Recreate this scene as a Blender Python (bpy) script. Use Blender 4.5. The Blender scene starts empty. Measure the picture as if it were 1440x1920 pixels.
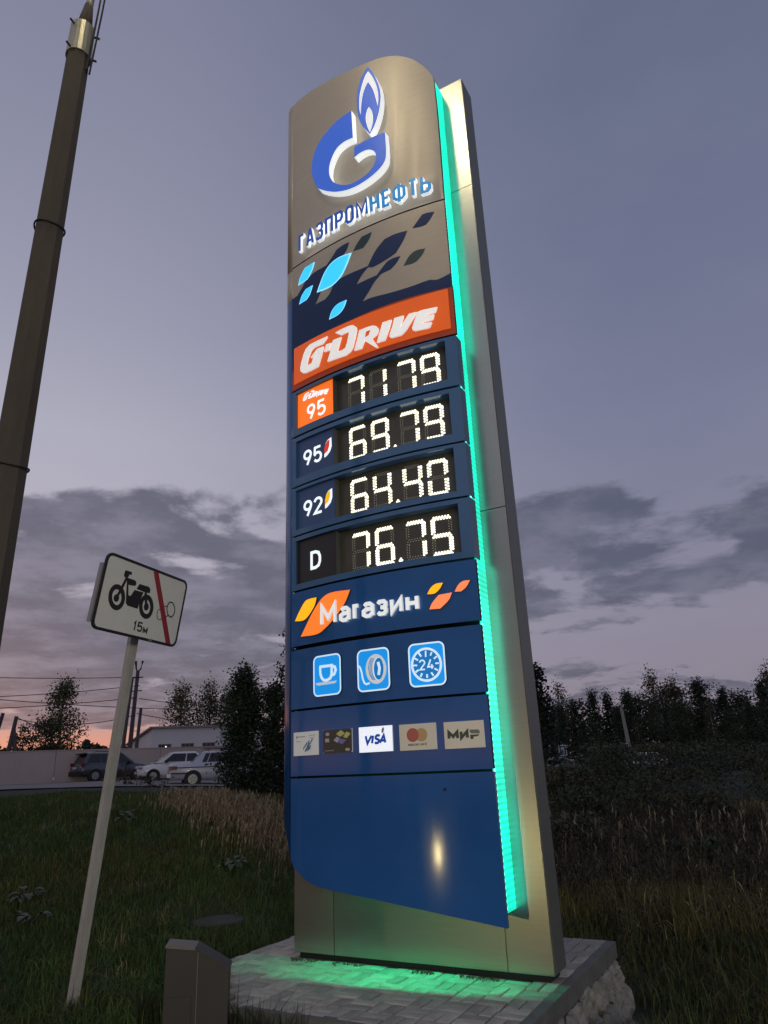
import bpy, bmesh, math, random
import numpy as np
from mathutils import Vector, Matrix
from mathutils.geometry import tessellate_polygon
scene = bpy.context.scene
COL = scene.collection
R = math.radians

# ------------------------------------------------------------------ camera
cd = bpy.data.cameras.new('camera'); cam = bpy.data.objects.new('camera', cd); COL.objects.link(cam)
cd.sensor_fit = 'VERTICAL'; cd.sensor_height = 34.6; cd.lens = 34.6 * 1331 / 1920
cd.clip_start = 0.05; cd.clip_end = 3000
W = Matrix(((0.999078, 0.042922, 0.0), (0.014513, -0.337826, -0.941097), (-0.040394, 0.940230, -0.338137)))
cam.matrix_world = Matrix.Translation((0, 0, 1.75)) @ W.to_4x4()
scene.camera = cam

# ------------------------------------------------------------------ view
scene.view_settings.view_transform = 'Standard'
scene.view_settings.look = 'None'
scene.view_settings.exposure = 0.0
scene.view_settings.gamma = 1.0
scene.view_settings.use_curve_mapping = False
try:
    scene.cycles.max_bounces = 6; scene.cycles.diffuse_bounces = 3; scene.cycles.glossy_bounces = 3
    scene.cycles.sample_clamp_indirect = 3.0
    scene.cycles.use_denoising = True
except Exception:
    pass

def lin(c):
    return tuple((v / 255 / 12.92) if v / 255 <= 0.04045 else ((v / 255 + 0.055) / 1.055) ** 2.4 for v in c)
def L4(*c): return (*lin(c), 1.0)

# ------------------------------------------------------------------ dusk sky
world = bpy.data.worlds.new('World'); scene.world = world; world.use_nodes = True
nt = world.node_tree; nt.nodes.clear()
def N(t, **kw):
    n = nt.nodes.new(t)
    for k, v in kw.items(): setattr(n, k, v)
    return n
def LK(a, b): nt.links.new(a, b)
def ramp(stops, src, interp='LINEAR'):
    n = N('ShaderNodeValToRGB'); cr = n.color_ramp; cr.interpolation = interp
    while len(cr.elements) > 1: cr.elements.remove(cr.elements[-1])
    cr.elements[0].position = stops[0][0]; cr.elements[0].color = stops[0][1]
    for p, c in stops[1:]:
        e = cr.elements.new(p); e.color = c
    LK(src, n.inputs[0]); return n.outputs[0]
def M_(op, a, b=None, clamp=False):
    n = N('ShaderNodeMath', operation=op); n.use_clamp = clamp
    for i, v in enumerate((a, b)):
        if v is None: continue
        if hasattr(v, 'links'): LK(v, n.inputs[i])
        else: n.inputs[i].default_value = v
    return n.outputs[0]
def mixc(f, a, b, mode='MIX'):
    n = N('ShaderNodeMix', data_type='RGBA', blend_type=mode)
    for i, v in ((0, f), (6, a), (7, b)):
        if hasattr(v, 'links'): LK(v, n.inputs[i])
        else: n.inputs[i].default_value = v
    return n.outputs[2]
def sstep(x, a, b):
    n = N('ShaderNodeMapRange', interpolation_type='SMOOTHSTEP'); LK(x, n.inputs[0])
    n.inputs[1].default_value = a; n.inputs[2].default_value = b; return n.outputs[0]
def g(v): return (v, v, v, 1)
tc = N('ShaderNodeTexCoord'); sx = N('ShaderNodeSeparateXYZ'); LK(tc.outputs['Generated'], sx.inputs[0])
zz = M_('MAXIMUM', sx.outputs[2], 0.0)
hl = M_('SQRT', M_('ADD', M_('MULTIPLY', sx.outputs[0], sx.outputs[0]), M_('ADD', M_('MULTIPLY', sx.outputs[1], sx.outputs[1]), 1e-5)))
az = M_('DIVIDE', sx.outputs[0], hl)
azr = sstep(az, -0.50, 0.42)
left = ramp([(0, L4(222, 138, 110)), (.045, L4(214, 146, 128)), (.07, L4(176, 146, 150)), (.10, L4(160, 148, 162)), (.16, L4(166, 156, 168)), (.27, L4(182, 172, 182)), (.42, L4(176, 171, 184)),
             (.55, L4(158, 154, 171)), (.68, L4(143, 141, 160)), (.80, L4(130, 129, 150)), (1, L4(112, 113, 134))], zz)
right = ramp([(0, L4(118, 108, 126)), (.08, L4(136, 126, 141)), (.17, L4(140, 132, 149)), (.31, L4(128, 126, 147)), (.45, L4(118, 119, 143)),
              (.6, L4(110, 113, 138)), (.75, L4(103, 108, 131)), (1, L4(95, 101, 122))], zz)
base = mixc(azr, left, right)
den = M_('ADD', zz, 0.13)
cx = N('ShaderNodeCombineXYZ'); LK(M_('DIVIDE', sx.outputs[0], den), cx.inputs[0]); LK(M_('DIVIDE', sx.outputs[1], den), cx.inputs[1]); cx.inputs[2].default_value = 3.1
n1 = N('ShaderNodeTexNoise'); LK(cx.outputs[0], n1.inputs['Vector'])
n1.inputs['Scale'].default_value = 2.1; n1.inputs['Detail'].default_value = 8; n1.inputs['Roughness'].default_value = .56; n1.inputs['Distortion'].default_value = .25
n2 = N('ShaderNodeTexNoise'); LK(cx.outputs[0], n2.inputs['Vector'])
n2.inputs['Scale'].default_value = 2.9; n2.inputs['Detail'].default_value = 6; n2.inputs['Roughness'].default_value = .6
biasL = ramp([(0, g(.26)), (.048, g(.30)), (.066, g(.60)), (.10, g(.76)), (.20, g(.74)), (.27, g(.62)), (.34, g(.55)), (.41, g(.42)), (.47, g(.22)), (.56, g(.05)), (.7, g(0))], zz)
biasR = ramp([(0, g(.42)), (.05, g(.52)), (.10, g(.44)), (.15, g(.36)), (.20, g(.50)), (.26, g(.62)), (.33, g(.50)), (.40, g(.28)), (.5, g(.05)), (.7, g(0))], zz)
bias = mixc(azr, biasL, biasR)
cov = sstep(M_('ADD', n1.outputs[0], M_('SUBTRACT', bias, 0.5)), .475, .585)
cdark = mixc(azr, L4(83, 82, 101), L4(82, 84, 103))
clite = mixc(azr, L4(118, 113, 130), L4(106, 104, 122))
ccol = mixc(sstep(n2.outputs[0], .40, .66), cdark, clite)
sky0 = mixc(M_('MULTIPLY', cov, .88), base, ccol)
# faint high veil
veil = sstep(n2.outputs[0], .35, .75)
sky1 = mixc(M_('MULTIPLY', veil, .10), sky0, L4(150, 148, 165))
nish = N('ShaderNodeTexSky', sky_type='NISHITA'); nish.sun_disc = False
nish.sun_elevation = R(-1.0) if False else R(0.5); nish.sun_rotation = R(-38)
nsc = mixc(1.0, nish.outputs[0], (.02, .02, .02, 1), 'MULTIPLY')
sky2 = mixc(1.0, mixc(1.0, sky1, (.95, 1.0, 1.045, 1), 'MULTIPLY'), nsc, 'ADD')
bg = N('ShaderNodeBackground'); LK(sky2, bg.inputs[0]); bg.inputs[1].default_value = 1.0
wo = N('ShaderNodeOutputWorld'); LK(bg.outputs[0], wo.inputs[0])

# ------------------------------------------------------------------ lamps of the place
def lamp(name, kind, loc, energy, color, radius=.1, **kw):
    d = bpy.data.lights.new(name, kind); d.energy = energy; d.color = color; d.shadow_soft_size = radius
    for k, v in kw.items(): setattr(d, k, v)
    o = bpy.data.objects.new(name, d); COL.objects.link(o); o.location = loc; return o
lamp('street_lamp_light', 'SPOT', (-2.1, 3.1, 12.8), 340, (1, .84, .52), .42, spot_size=R(165), spot_blend=.5)
lamp('low_lamp_light', 'POINT', (-9.5, -3.8, -.35), 150, (1, .80, .36), .12)

cl_ = lamp('station_canopy_light', 'AREA', (3.5, -15, 4.7), 1150, (1, .90, .66), .1, shape='RECTANGLE', size=9, size_y=2.5)
cl_.rotation_euler = (R(78), 0, R(7))

# ------------------------------------------------------------------ helpers
def new_mesh(name, verts, faces, mats, parent=None, smooth=False, fm=None):
    me = bpy.data.meshes.new(name); me.from_pydata([tuple(v) for v in verts], [], faces)
    for m in (mats if isinstance(mats, (list, tuple)) else [mats]): me.materials.append(m)
    if fm is not None: me.polygons.foreach_set('material_index', fm)
    if smooth: me.polygons.foreach_set('use_smooth', [True] * len(me.polygons))
    me.update()
    o = bpy.data.objects.new(name, me); COL.objects.link(o)
    if parent: o.parent = parent
    return o
def fast_mesh(name, V, n, mats, cols=None, parent=None, fm=None):
    """V: (faces*n, 3) array of separate n-gons"""
    V = np.asarray(V, dtype=np.float32).reshape(-1, 3); nf = len(V) // n
    me = bpy.data.meshes.new(name); me.vertices.add(len(V)); me.vertices.foreach_set('co', V.ravel())
    me.loops.add(len(V)); me.loops.foreach_set('vertex_index', np.arange(len(V), dtype=np.int32))
    me.polygons.add(nf); me.polygons.foreach_set('loop_start', np.arange(0, len(V), n, dtype=np.int32))
    me.polygons.foreach_set('loop_total', np.full(nf, n, dtype=np.int32))
    for m in (mats if isinstance(mats, (list, tuple)) else [mats]): me.materials.append(m)
    if fm is not None: me.polygons.foreach_set('material_index', np.asarray(fm, dtype=np.int32))
    if cols is not None:
        a = me.color_attributes.new('tint', 'FLOAT_COLOR', 'POINT')
        c = np.ones((len(V), 4), dtype=np.float32); c[:, :3] = cols; a.data.foreach_set('color', c.ravel())
    me.update(calc_edges=True); me.validate()
    o = bpy.data.objects.new(name, me); COL.objects.link(o)
    if parent: o.parent = parent
    return o
def tag(o, label=None, cat=None, group=None, kind=None):
    if label: o['label'] = label
    if cat: o['category'] = cat
    if group: o['group'] = group
    if kind: o['kind'] = kind
    return o
def empty(name, loc=(0, 0, 0), rz=0):
    o = bpy.data.objects.new(name, None); COL.objects.link(o); o.location = loc; o.rotation_euler = (0, 0, rz); o.empty_display_size = .2; return o
def kids(o): return [c for c in bpy.data.objects if c.parent == o]
def copy_tree(o, parent=None):
    c = o.copy(); COL.objects.link(c)
    if parent: c.parent = parent
    for ch in list(o.children): copy_tree(ch, c)
    return c
class MB:
    def __init__(s): s.v = []; s.f = []; s.m = []
    def add(s, v, f, mi=0):
        b = len(s.v); s.v += [tuple(x) for x in v]; s.f += [[b + i for i in q] for q in f]; s.m += [mi] * len(f); return s
    def box(s, a, b, mi=0):
        (x0, y0, z0), (x1, y1, z1) = a, b
        v = [(x, y, z) for z in (z0, z1) for y in (y0, y1) for x in (x0, x1)]
        return s.add(v, [[0, 2, 3, 1], [4, 5, 7, 6], [0, 1, 5, 4], [2, 6, 7, 3], [0, 4, 6, 2], [1, 3, 7, 5]], mi)
    def hexa(s, v8, mi=0):
        return s.add(v8, [[0, 2, 3, 1], [4, 5, 7, 6], [0, 1, 5, 4], [2, 6, 7, 3], [0, 4, 6, 2], [1, 3, 7, 5]], mi)
    def prism(s, poly, axis, a, b, mi=0):
        """poly of 2d points extruded along axis from a to b"""
        def P(p, t):
            q = list(p); q.insert(axis, t); return tuple(q)
        n = len(poly); v = [P(p, a) for p in poly] + [P(p, b) for p in poly]
        f = [list(range(n))[::-1], list(range(n, 2 * n))] + [[i, (i + 1) % n, n + (i + 1) % n, n + i] for i in range(n)]
        return s.add(v, f, mi)
    def tube(s, pts, r, n=8, mi=0, cap=True):
        pts = [Vector(p) for p in pts]; rs = r if isinstance(r, (list, tuple)) else [r] * len(pts)
        v = []; f = []; ref = Vector((0, 0, 1))
        for i, p in enumerate(pts):
            t = (pts[min(i + 1, len(pts) - 1)] - pts[max(i - 1, 0)]).normalized()
            rf = ref if abs(t.dot(ref)) < .95 else Vector((1, 0, 0))
            a = t.cross(rf).normalized(); b = t.cross(a)
            for k in range(n):
                q = 2 * math.pi * (k + .5) / n; v.append(p + (a * math.cos(q) + b * math.sin(q)) * rs[i])
        for i in range(len(pts) - 1):
            for k in range(n): f.append([i * n + k, i * n + (k + 1) % n, (i + 1) * n + (k + 1) % n, (i + 1) * n + k])
        if cap: f += [list(range(n))[::-1], [(len(pts) - 1) * n + k for k in range(n)]]
        return s.add(v, f, mi)
    def build(s, name, mats, parent=None, smooth=False, fix=True):
        o = new_mesh(name, s.v, s.f, mats, parent, smooth, s.m)
        if fix:
            bm = bmesh.new(); bm.from_mesh(o.data); bmesh.ops.recalc_face_normals(bm, faces=bm.faces); bm.to_mesh(o.data); bm.free()
        return o

# ------------------------------------------------------------------ materials
def mat(name, col, rough=.6, metal=0.0, emit=None, es=0.0, ns=0, na=.25, bump=0.0, bs=None, spec=.5, coat=0.0, attr=False, stretch=None, streak=0):
    m = bpy.data.materials.new(name); m.use_nodes = True; t = m.node_tree; b = t.nodes['Principled BSDF']
    if streak:   # rain streaks and dust: the gloss breaks up along the height
        q0 = t.nodes.new('ShaderNodeTexCoord'); q1 = t.nodes.new('ShaderNodeMapping'); q1.inputs['Scale'].default_value = (9, 9, .9); t.links.new(q0.outputs['Object'], q1.inputs[0])
        q2 = t.nodes.new('ShaderNodeTexNoise'); q2.inputs['Scale'].default_value = 1.6; q2.inputs['Detail'].default_value = 7; t.links.new(q1.outputs[0], q2.inputs['Vector'])
        q3 = t.nodes.new('ShaderNodeMapRange'); t.links.new(q2.outputs[0], q3.inputs[0]); q3.inputs[1].default_value = .3; q3.inputs[2].default_value = .75; q3.inputs[3].default_value = rough * .85; q3.inputs[4].default_value = rough + streak
        t.links.new(q3.outputs[0], b.inputs['Roughness'])
    col = (*col[:3], 1)
    b.inputs['Base Color'].default_value = col; b.inputs['Roughness'].default_value = rough; b.inputs['Metallic'].default_value = metal
    b.inputs['Specular IOR Level'].default_value = spec; b.inputs['Coat Weight'].default_value = coat
    if emit: b.inputs['Emission Color'].default_value = (*emit[:3], 1); b.inputs['Emission Strength'].default_value = es
    src = None
    if attr:
        a = t.nodes.new('ShaderNodeVertexColor'); a.layer_name = 'tint'; src = a.outputs[0]
        t.links.new(src, b.inputs['Base Color'])
    if ns:
        tcn = t.nodes.new('ShaderNodeTexCoord'); v = tcn.outputs['Object']
        if stretch:
            mp = t.nodes.new('ShaderNodeMapping'); mp.inputs['Scale'].default_value = stretch; t.links.new(v, mp.inputs[0]); v = mp.outputs[0]
        n = t.nodes.new('ShaderNodeTexNoise'); n.inputs['Scale'].default_value = ns; n.inputs['Detail'].default_value = 6; n.inputs['Roughness'].default_value = .65
        t.links.new(v, n.inputs['Vector'])
        mr = t.nodes.new('ShaderNodeMapRange'); t.links.new(n.outputs[0], mr.inputs[0]); mr.inputs[1].default_value = .25; mr.inputs[2].default_value = .75
        mr.inputs[3].default_value = 1 - na; mr.inputs[4].default_value = 1 + na
        mx = t.nodes.new('ShaderNodeMix'); mx.data_type = 'RGBA'; mx.blend_type = 'MULTIPLY'; mx.inputs[0].default_value = 1
        if src: t.links.new(src, mx.inputs[6])
        else: mx.inputs[6].default_value = col
        t.links.new(mr.outputs[0], mx.inputs[7]); t.links.new(mx.outputs[2], b.inputs['Base Color'])
        if bump:
            n3 = t.nodes.new('ShaderNodeTexNoise'); n3.inputs['Scale'].default_value = bs or ns * 4; n3.inputs['Detail'].default_value = 5
            t.links.new(v, n3.inputs['Vector'])
            bp = t.nodes.new('ShaderNodeBump'); bp.inputs['Strength'].default_value = bump; bp.inputs['Distance'].default_value = .02
            t.links.new(n3.outputs[0], bp.inputs['Height']); t.links.new(bp.outputs[0], b.inputs['Normal'])
    return m
MT = {}
MT['champ'] = mat('champagne_metal', (.45, .405, .34), .42, .22, ns=3, na=.06, stretch=(.6, 1, 9), bump=.02, bs=60, streak=.05)
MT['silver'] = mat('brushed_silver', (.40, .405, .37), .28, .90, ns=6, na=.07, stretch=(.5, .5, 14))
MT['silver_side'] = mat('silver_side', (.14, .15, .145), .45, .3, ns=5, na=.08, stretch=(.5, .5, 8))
MT['blue'] = mat('blue_paint', (.021, .102, .33), .105, 0, ns=1.3, na=.14, spec=.5, bump=.012, bs=2.5, streak=.035)
MT['blue_price'] = mat('blue_price_frame', (.055, .135, .29), .12, .1, ns=2, na=.10)
MT['navy'] = mat('navy_film', (.018, .042, .135), .5, 0, ns=2, na=.1, spec=.2)
MT['teal'] = mat('teal_film', (.010, .045, .052), .35)
MT['dark'] = mat('dark_core', (.006, .007, .009), .7)
MT['display'] = mat('display_glass', (.062, .059, .048), .3, 0, ns=4, na=.2)
MT['plate_blue'] = mat('plate_blue', (.022, .045, .105), .4, emit=lin((40, 60, 100)), es=.28)
MT['plate_black'] = mat('plate_black', (.022, .020, .019), .35)
MT['plate_orange'] = mat('plate_orange_lit', (.60, .12, .01), .45, emit=lin((246, 112, 24)), es=.85)
MT['orange_face'] = mat('orange_face_lit', (.55, .10, .006), .4, emit=lin((222, 84, 10)), es=.52, ns=1.0, na=.1)
MT['orange_frame'] = mat('orange_frame', (.26, .035, .008), .4, emit=lin((150, 50, 15)), es=.25)
MT['white_lit'] = mat('white_lit', (.8, .8, .8), .5, emit=(.80, .84, .86), es=.62)
MT['white_gd'] = mat('white_lit_letter', (.75, .75, .75), .5, emit=(.80, .80, .80), es=.60)
MT['white_num'] = mat('white_numeral', (.8, .8, .8), .5, emit=(.80, .93, 1.0), es=.85)
MT['side_glow'] = mat('white_side_glow', (.8, .8, .8), .5, emit=(.86, .90, .92), es=.72)
MT['logo_blue'] = mat('logo_blue', (.03, .10, .42), .35, emit=lin((52, 96, 205)), es=.62)
MT['word_dark'] = mat('word_dark_blue', (.012, .05, .22), .35, emit=lin((20, 70, 165)), es=.65)
MT['word_light'] = mat('word_light_blue', (.01, .17, .42), .35, emit=lin((12, 118, 180)), es=.75)
MT['sky_lit'] = mat('sky_blue_lit', (.05, .45, .8), .4, emit=lin((40, 190, 255)), es=.95)
MT['sky_edge'] = mat('sky_edge_lit', (.3, .7, .9), .4, emit=lin((150, 225, 250)), es=.9)
MT['icon_blue'] = mat('icon_blue_lit', (.01, .2, .6), .4, emit=lin((8, 138, 218)), es=.85)
MT['icon_line'] = mat('icon_line_lit', (.7, .8, .85), .5, emit=lin((190, 220, 242)), es=.75)
MT['icon_grey'] = mat('icon_grey', (.6, .62, .62), .5, emit=lin((196, 202, 206)), es=.55)
MT['icon_in'] = mat('icon_inner', (.01, .16, .42), .4, emit=lin((10, 108, 180)), es=.7)
MT['shop_orange'] = mat('shop_orange_lit', (.6, .15, .02), .4, emit=lin((248, 122, 40)), es=.88)
MT['shop_coral'] = mat('shop_coral_lit', (.6, .18, .05), .4, emit=lin((255, 132, 84)), es=.9)
MT['shop_yellow'] = mat('shop_yellow_lit', (.65, .35, .01), .4, emit=lin((255, 176, 14)), es=.92)
MT['red_drop'] = mat('red_drop', (.5, .03, .01), .4, emit=lin((205, 60, 40)), es=.7)
MT['yel_drop'] = mat('yellow_drop', (.6, .3, .01), .4, emit=lin((240, 175, 10)), es=.85)
MT['led'] = mat('led_lit', (.8, .8, .7), .5, emit=(1, .95, .74), es=1.6)
MT['led_dim'] = mat('led_off_glow', (.20, .19, .16), .3, emit=(.34, .32, .24), es=.45)  # switched-off dots, with a faint glow added to make them show brighter
MT['card_w'] = mat('card_white', (.62, .63, .63), .4, emit=(.7, .72, .72), es=.16, ns=6, na=.06)
MT['card_v'] = mat('card_white_lit', (.8, .82, .85), .4, emit=(.74, .80, .90), es=.78)
MT['card_b'] = mat('card_beige', (.52, .49, .42), .4, emit=(.6, .56, .45), es=.16, ns=6, na=.06)
MT['card_d'] = mat('card_dark', (.075, .068, .058), .35)
def flat(name, c, es=0.0): return mat(name, lin(c), .5, emit=lin(c) if es else None, es=es)
MT['visa_blue'] = flat('card_print_blue', (20, 70, 165), .4)
MT['mc_red'] = flat('card_print_red', (190, 105, 95)); MT['mc_yel'] = flat('card_print_tan', (200, 168, 118)); MT['mc_mid'] = flat('card_print_ochre', (190, 135, 85))
MT['ink'] = flat('card_print_ink', (62, 58, 52)); MT['mir'] = flat('card_print_green', (70, 84, 66)); MT['mir2'] = flat('card_print_grey', (120, 124, 124))
MT['cy'] = flat('card_print_lime', (205, 205, 130)); MT['cl'] = flat('card_print_lilac', (175, 180, 205)); MT['cp'] = flat('card_print_violet', (130, 125, 190)); MT['cg'] = flat('card_print_pale', (185, 185, 175)); MT['cb'] = flat('card_print_steel', (95, 140, 180)); MT['cgrey'] = flat('card_print_light_grey', (160, 163, 165))
# light strip: rows of modules along the height give the fine ripple
m = bpy.data.materials.new('led_strip_green'); m.use_nodes = True; t = m.node_tree; b = t.nodes['Principled BSDF']
b.inputs['Base Color'].default_value = (.01, .3, .2, 1); b.inputs['Roughness'].default_value = .3
tcn = t.nodes.new('ShaderNodeTexCoord'); sp = t.nodes.new('ShaderNodeSeparateXYZ'); t.links.new(tcn.outputs['Object'], sp.inputs[0])
wv = t.nodes.new('ShaderNodeMath'); wv.operation = 'MULTIPLY'; wv.inputs[1].default_value = 2 * math.pi / .045; t.links.new(sp.outputs[2], wv.inputs[0])
sn = t.nodes.new('ShaderNodeMath'); sn.operation = 'SINE'; t.links.new(wv.outputs[0], sn.inputs[0])
mr = t.nodes.new('ShaderNodeMapRange'); t.links.new(sn.outputs[0], mr.inputs[0]); mr.inputs[1].default_value = -1; mr.inputs[2].default_value = 1; mr.inputs[3].default_value = .75; mr.inputs[4].default_value = 1.35
b.inputs['Emission Color'].default_value = (*lin((0, 250, 205)), 1); nz = t.nodes.new('ShaderNodeTexNoise'); nz.inputs['Scale'].default_value = 2.2; nz.inputs['Detail'].default_value = 4; t.links.new(tcn.outputs['Object'], nz.inputs['Vector'])
m2 = t.nodes.new('ShaderNodeMapRange'); t.links.new(nz.outputs[0], m2.inputs[0]); m2.inputs[1].default_value = .3; m2.inputs[2].default_value = .7; m2.inputs[3].default_value = .72; m2.inputs[4].default_value = 1.35
mm_ = t.nodes.new('ShaderNodeMath'); mm_.operation = 'MULTIPLY'; t.links.new(mr.outputs[0], mm_.inputs[0]); t.links.new(m2.outputs[0], mm_.inputs[1]); t.links.new(mm_.outputs[0], b.inputs['Emission Strength'])
MT['strip'] = m
MT['strip_dot'] = mat('led_module_lit', (.5, .8, .8), .5, emit=(.16, 1.0, .88), es=3.0)
MT['strip_down'] = mat('led_tube_green', (.1, .5, .4), .5, emit=(0, .90, .33), es=330.0)
MT['paver'] = mat('paver_concrete', (.32, .305, .28), .85, ns=7, na=.28, bump=.5, bs=45, attr=False)
MT['paver2'] = mat('paver_concrete_dark', (.25, .238, .222), .85, ns=7, na=.28, bump=.5, bs=45)
MT['paver3'] = mat('paver_concrete_pale', (.38, .36, .33), .85, ns=7, na=.28, bump=.5, bs=45)
MT['mortar'] = mat('joint_sand', (.045, .044, .04), .95, ns=9, na=.3)
MT['edging'] = mat('edging_concrete', (.11, .11, .105), .85, ns=6, na=.25, bump=.4, bs=40)
MT['stone'] = mat('rubble_stone', (.21, .205, .19), .92, ns=6, na=.45, bump=1.0, bs=22)
MT['concrete'] = mat('pole_concrete', (.070, .060, .049), .88, ns=4, na=.25, bump=.4, bs=30, stretch=(1, 1, .35))
MT['galv'] = mat('galvanised', (.42, .40, .30), .4, .6, ns=9, na=.2)
MT['wire'] = mat('black_cable', (.012, .012, .013), .6)
MT['steel_dark'] = mat('dark_steel', (.05, .05, .05), .5, .3)
MT['post'] = mat('post_grey', (.36, .35, .335), .75, ns=7, na=.25, bump=.35, bs=50, stretch=(1, 1, .3))
MT['sign_white'] = mat('sign_white', (.80, .82, .75), .32, ns=2.5, na=.06)
MT['sign_black'] = mat('sign_black', (.010, .012, .011), .4)
MT['sign_red'] = mat('sign_red', (.33, .018, .022), .35)
MT['sign_back'] = mat('sign_back_metal', (.32, .33, .34), .45, .5)
MT['box'] = mat('cabinet_grey', (.026, .024, .024), .55, ns=3, na=.18)
MT['boxlip'] = mat('cabinet_lip', (.13, .12, .10), .5)
MT['manhole'] = mat('manhole_concrete', (.034, .037, .028), .95, ns=6, na=.4, bump=.6, bs=20)
# ------------------------------------------------------------------ ground
def sst(a, b, x):
    t = min(1, max(0, (x - a) / (b - a))); return t * t * (3 - 2 * t)
def H(x, y):
    a = .75 - .65 * math.tanh((x + 1) / 6)
    near = -.42 * sst(1.0, 2.6, x)
    lf = 1 - sst(-3, 3, x)
    s = lf * sst(6.5, 15.5, y) + (1 - lf) * sst(9, 45, y)
    return near + (a - near) * s + .011 * max(0, min(y, 60) - 15) * (1 - sst(-14, -2, x)) - .9 * (1 - sst(-3.2, 2.5, y))
def axis(lo, hi, step, far, grow=1.35):
    a = list(np.arange(lo, hi + 1e-6, step)); s = step
    while a[-1] < far: s *= grow; a.append(a[-1] + s)
    s = step
    while a[0] > -far: s *= grow; a.insert(0, a[0] - s)
    return a
GX = axis(-16, 14, .35, 900); GY = axis(-2, 32, .35, 900)
rg = random.Random(3)
gv = []
for y in GY:
    for x in GX:
        bump = .03 * math.sin(x * 2.1 + y) * math.sin(y * 1.7 - x * .6) if 5 < y < 40 else 0
        inside = abs((x - .6) * .877 - (y - 6.2) * .48) < 2.2 and abs((x - .6) * .48 + (y - 6.2) * .877) < 2.0
        gv.append((x, y, H(x, y) + bump - (.12 if inside else 0)))
nx = len(GX)
gf = [[j * nx + i, j * nx + i + 1, (j + 1) * nx + i + 1, (j + 1) * nx + i] for j in range(len(GY) - 1) for i in range(nx - 1)]
MT['ground'] = mat('ground_soil_turf', (.012, .019, .008), .95, ns=1.4, na=.5, bump=.6, bs=12)
tag(new_mesh('ground', gv, gf, MT['ground'], None, True), kind='structure')
# far road in front of the boundary wall: a strip laid 2 cm over the ground
MT['road'] = mat('road_dust', (.21, .185, .175), .9, ns=.6, na=.2)
def road(name, pts, w, m, lift=.05):
    v = []; f = []
    for i, p in enumerate(pts):
        a = Vector(pts[max(0, i - 1)]); b_ = Vector(pts[min(len(pts) - 1, i + 1)]); d = (b_ - a).normalized(); n = Vector((-d.y, d.x))
        for k in range(5):
            q = Vector(p) + n * w * (k / 4 - .5); v.append((q.x, q.y, H(q.x, q.y) + lift))
    for i in range(len(pts) - 1):
        for k in range(4): f.append([i * 5 + k, i * 5 + k + 1, (i + 1) * 5 + k + 1, (i + 1) * 5 + k])
    return tag(new_mesh(name, v, f, m), kind='structure')
road('road', [(-60 + i * 3.0, 16.5 + i * 1.0) for i in range(0, 21)], 10, MT['road'])
MT['asphalt'] = mat('asphalt', (.045, .045, .047), .9, ns=.8, na=.2)
road('side_road', [(-5 + i * 4, 52 + i * 2.6) for i in range(0, 18)], 7, MT['asphalt'])

# ------------------------------------------------------------------ price tower
ANG = R(-28.7)
tower = empty('price_tower', (-.928, 6.979, .25), ANG)
tag(tower, 'tall lit fuel price tower with blue panels and a green side strip', 'price sign')
UL, UR = .10, 2.03
def vs(u):
    t = (u - UL) / (UR - UL); return .20 + .05 * t + .40 * t * (1 - t)
def TP(u, off, z): return (u, -(vs(u) + off), z)
def art(name, polys, o0, o1, mats, parent, step=.10, mp=TP, back=True, z_bias=0):
    """flat outlines in (u, z) bent onto the curved front and given thickness"""
    V = []; F = []; FM = []
    if polys and not isinstance(polys[0][0], (list, tuple)): polys = [polys]
    for pi, poly in enumerate(polys):
        bm = bmesh.new()
        pts = [Vector((p[0], p[1], 0)) for p in poly]
        vv = [bm.verts.new(p) for p in pts]
        for tri in tessellate_polygon([pts]):
            try: bm.faces.new([vv[i] for i in tri])
            except ValueError: pass
        u0, u1 = min(p[0] for p in poly), max(p[0] for p in poly)
        if step:
            k = math.floor(u0 / step) + 1
            while k * step < u1 - 1e-5:
                bmesh.ops.bisect_plane(bm, geom=bm.verts[:] + bm.edges[:] + bm.faces[:], dist=1e-6, plane_co=(k * step, 0, 0), plane_no=(1, 0, 0)); k += 1
        bmesh.ops.recalc_face_normals(bm, faces=bm.faces)
        bm.verts.ensure_lookup_table(); bm.verts.index_update()
        n = len(bm.verts); b0 = len(V); dz = .0007 * pi + z_bias
        co = [(v.co.x, v.co.y) for v in bm.verts]
        V += [mp(u, o1 + dz, z) for u, z in co] + [mp(u, o0, z) for u, z in co] + [mp(u, o1 + dz, z) for u, z in co] + [mp(u, o0, z) for u, z in co]
        for f in bm.faces:
            idx = [v.index for v in f.verts]
            a = 0
            for i in range(len(idx)):
                p, q = co[idx[i]], co[idx[(i + 1) % len(idx)]]; a += p[0] * q[1] - p[1] * q[0]
            if a < 0: idx.reverse()
            F.append([b0 + i for i in idx]); FM.append(0)
            if back: F.append([b0 + n + i for i in reversed(idx)]); FM.append(1)
            for i in range(len(idx)):
                e = bm.edges.get((bm.verts[idx[i]], bm.verts[idx[(i + 1) % len(idx)]]))
                if e is not None and e.is_boundary:
                    j_ = idx[(i + 1) % len(idx)]; F.append([b0 + 2 * n + idx[i], b0 + 3 * n + idx[i], b0 + 3 * n + j_, b0 + 2 * n + j_]); FM.append(2)
        bm.free()
    mats = mats if isinstance(mats, (list, tuple)) else [mats, mats]
    o = new_mesh(name, V, F, list(mats), parent, False, [min(1, x) for x in FM]); o.data.polygons.foreach_set('use_smooth', [x == 0 for x in FM]); return o
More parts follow.
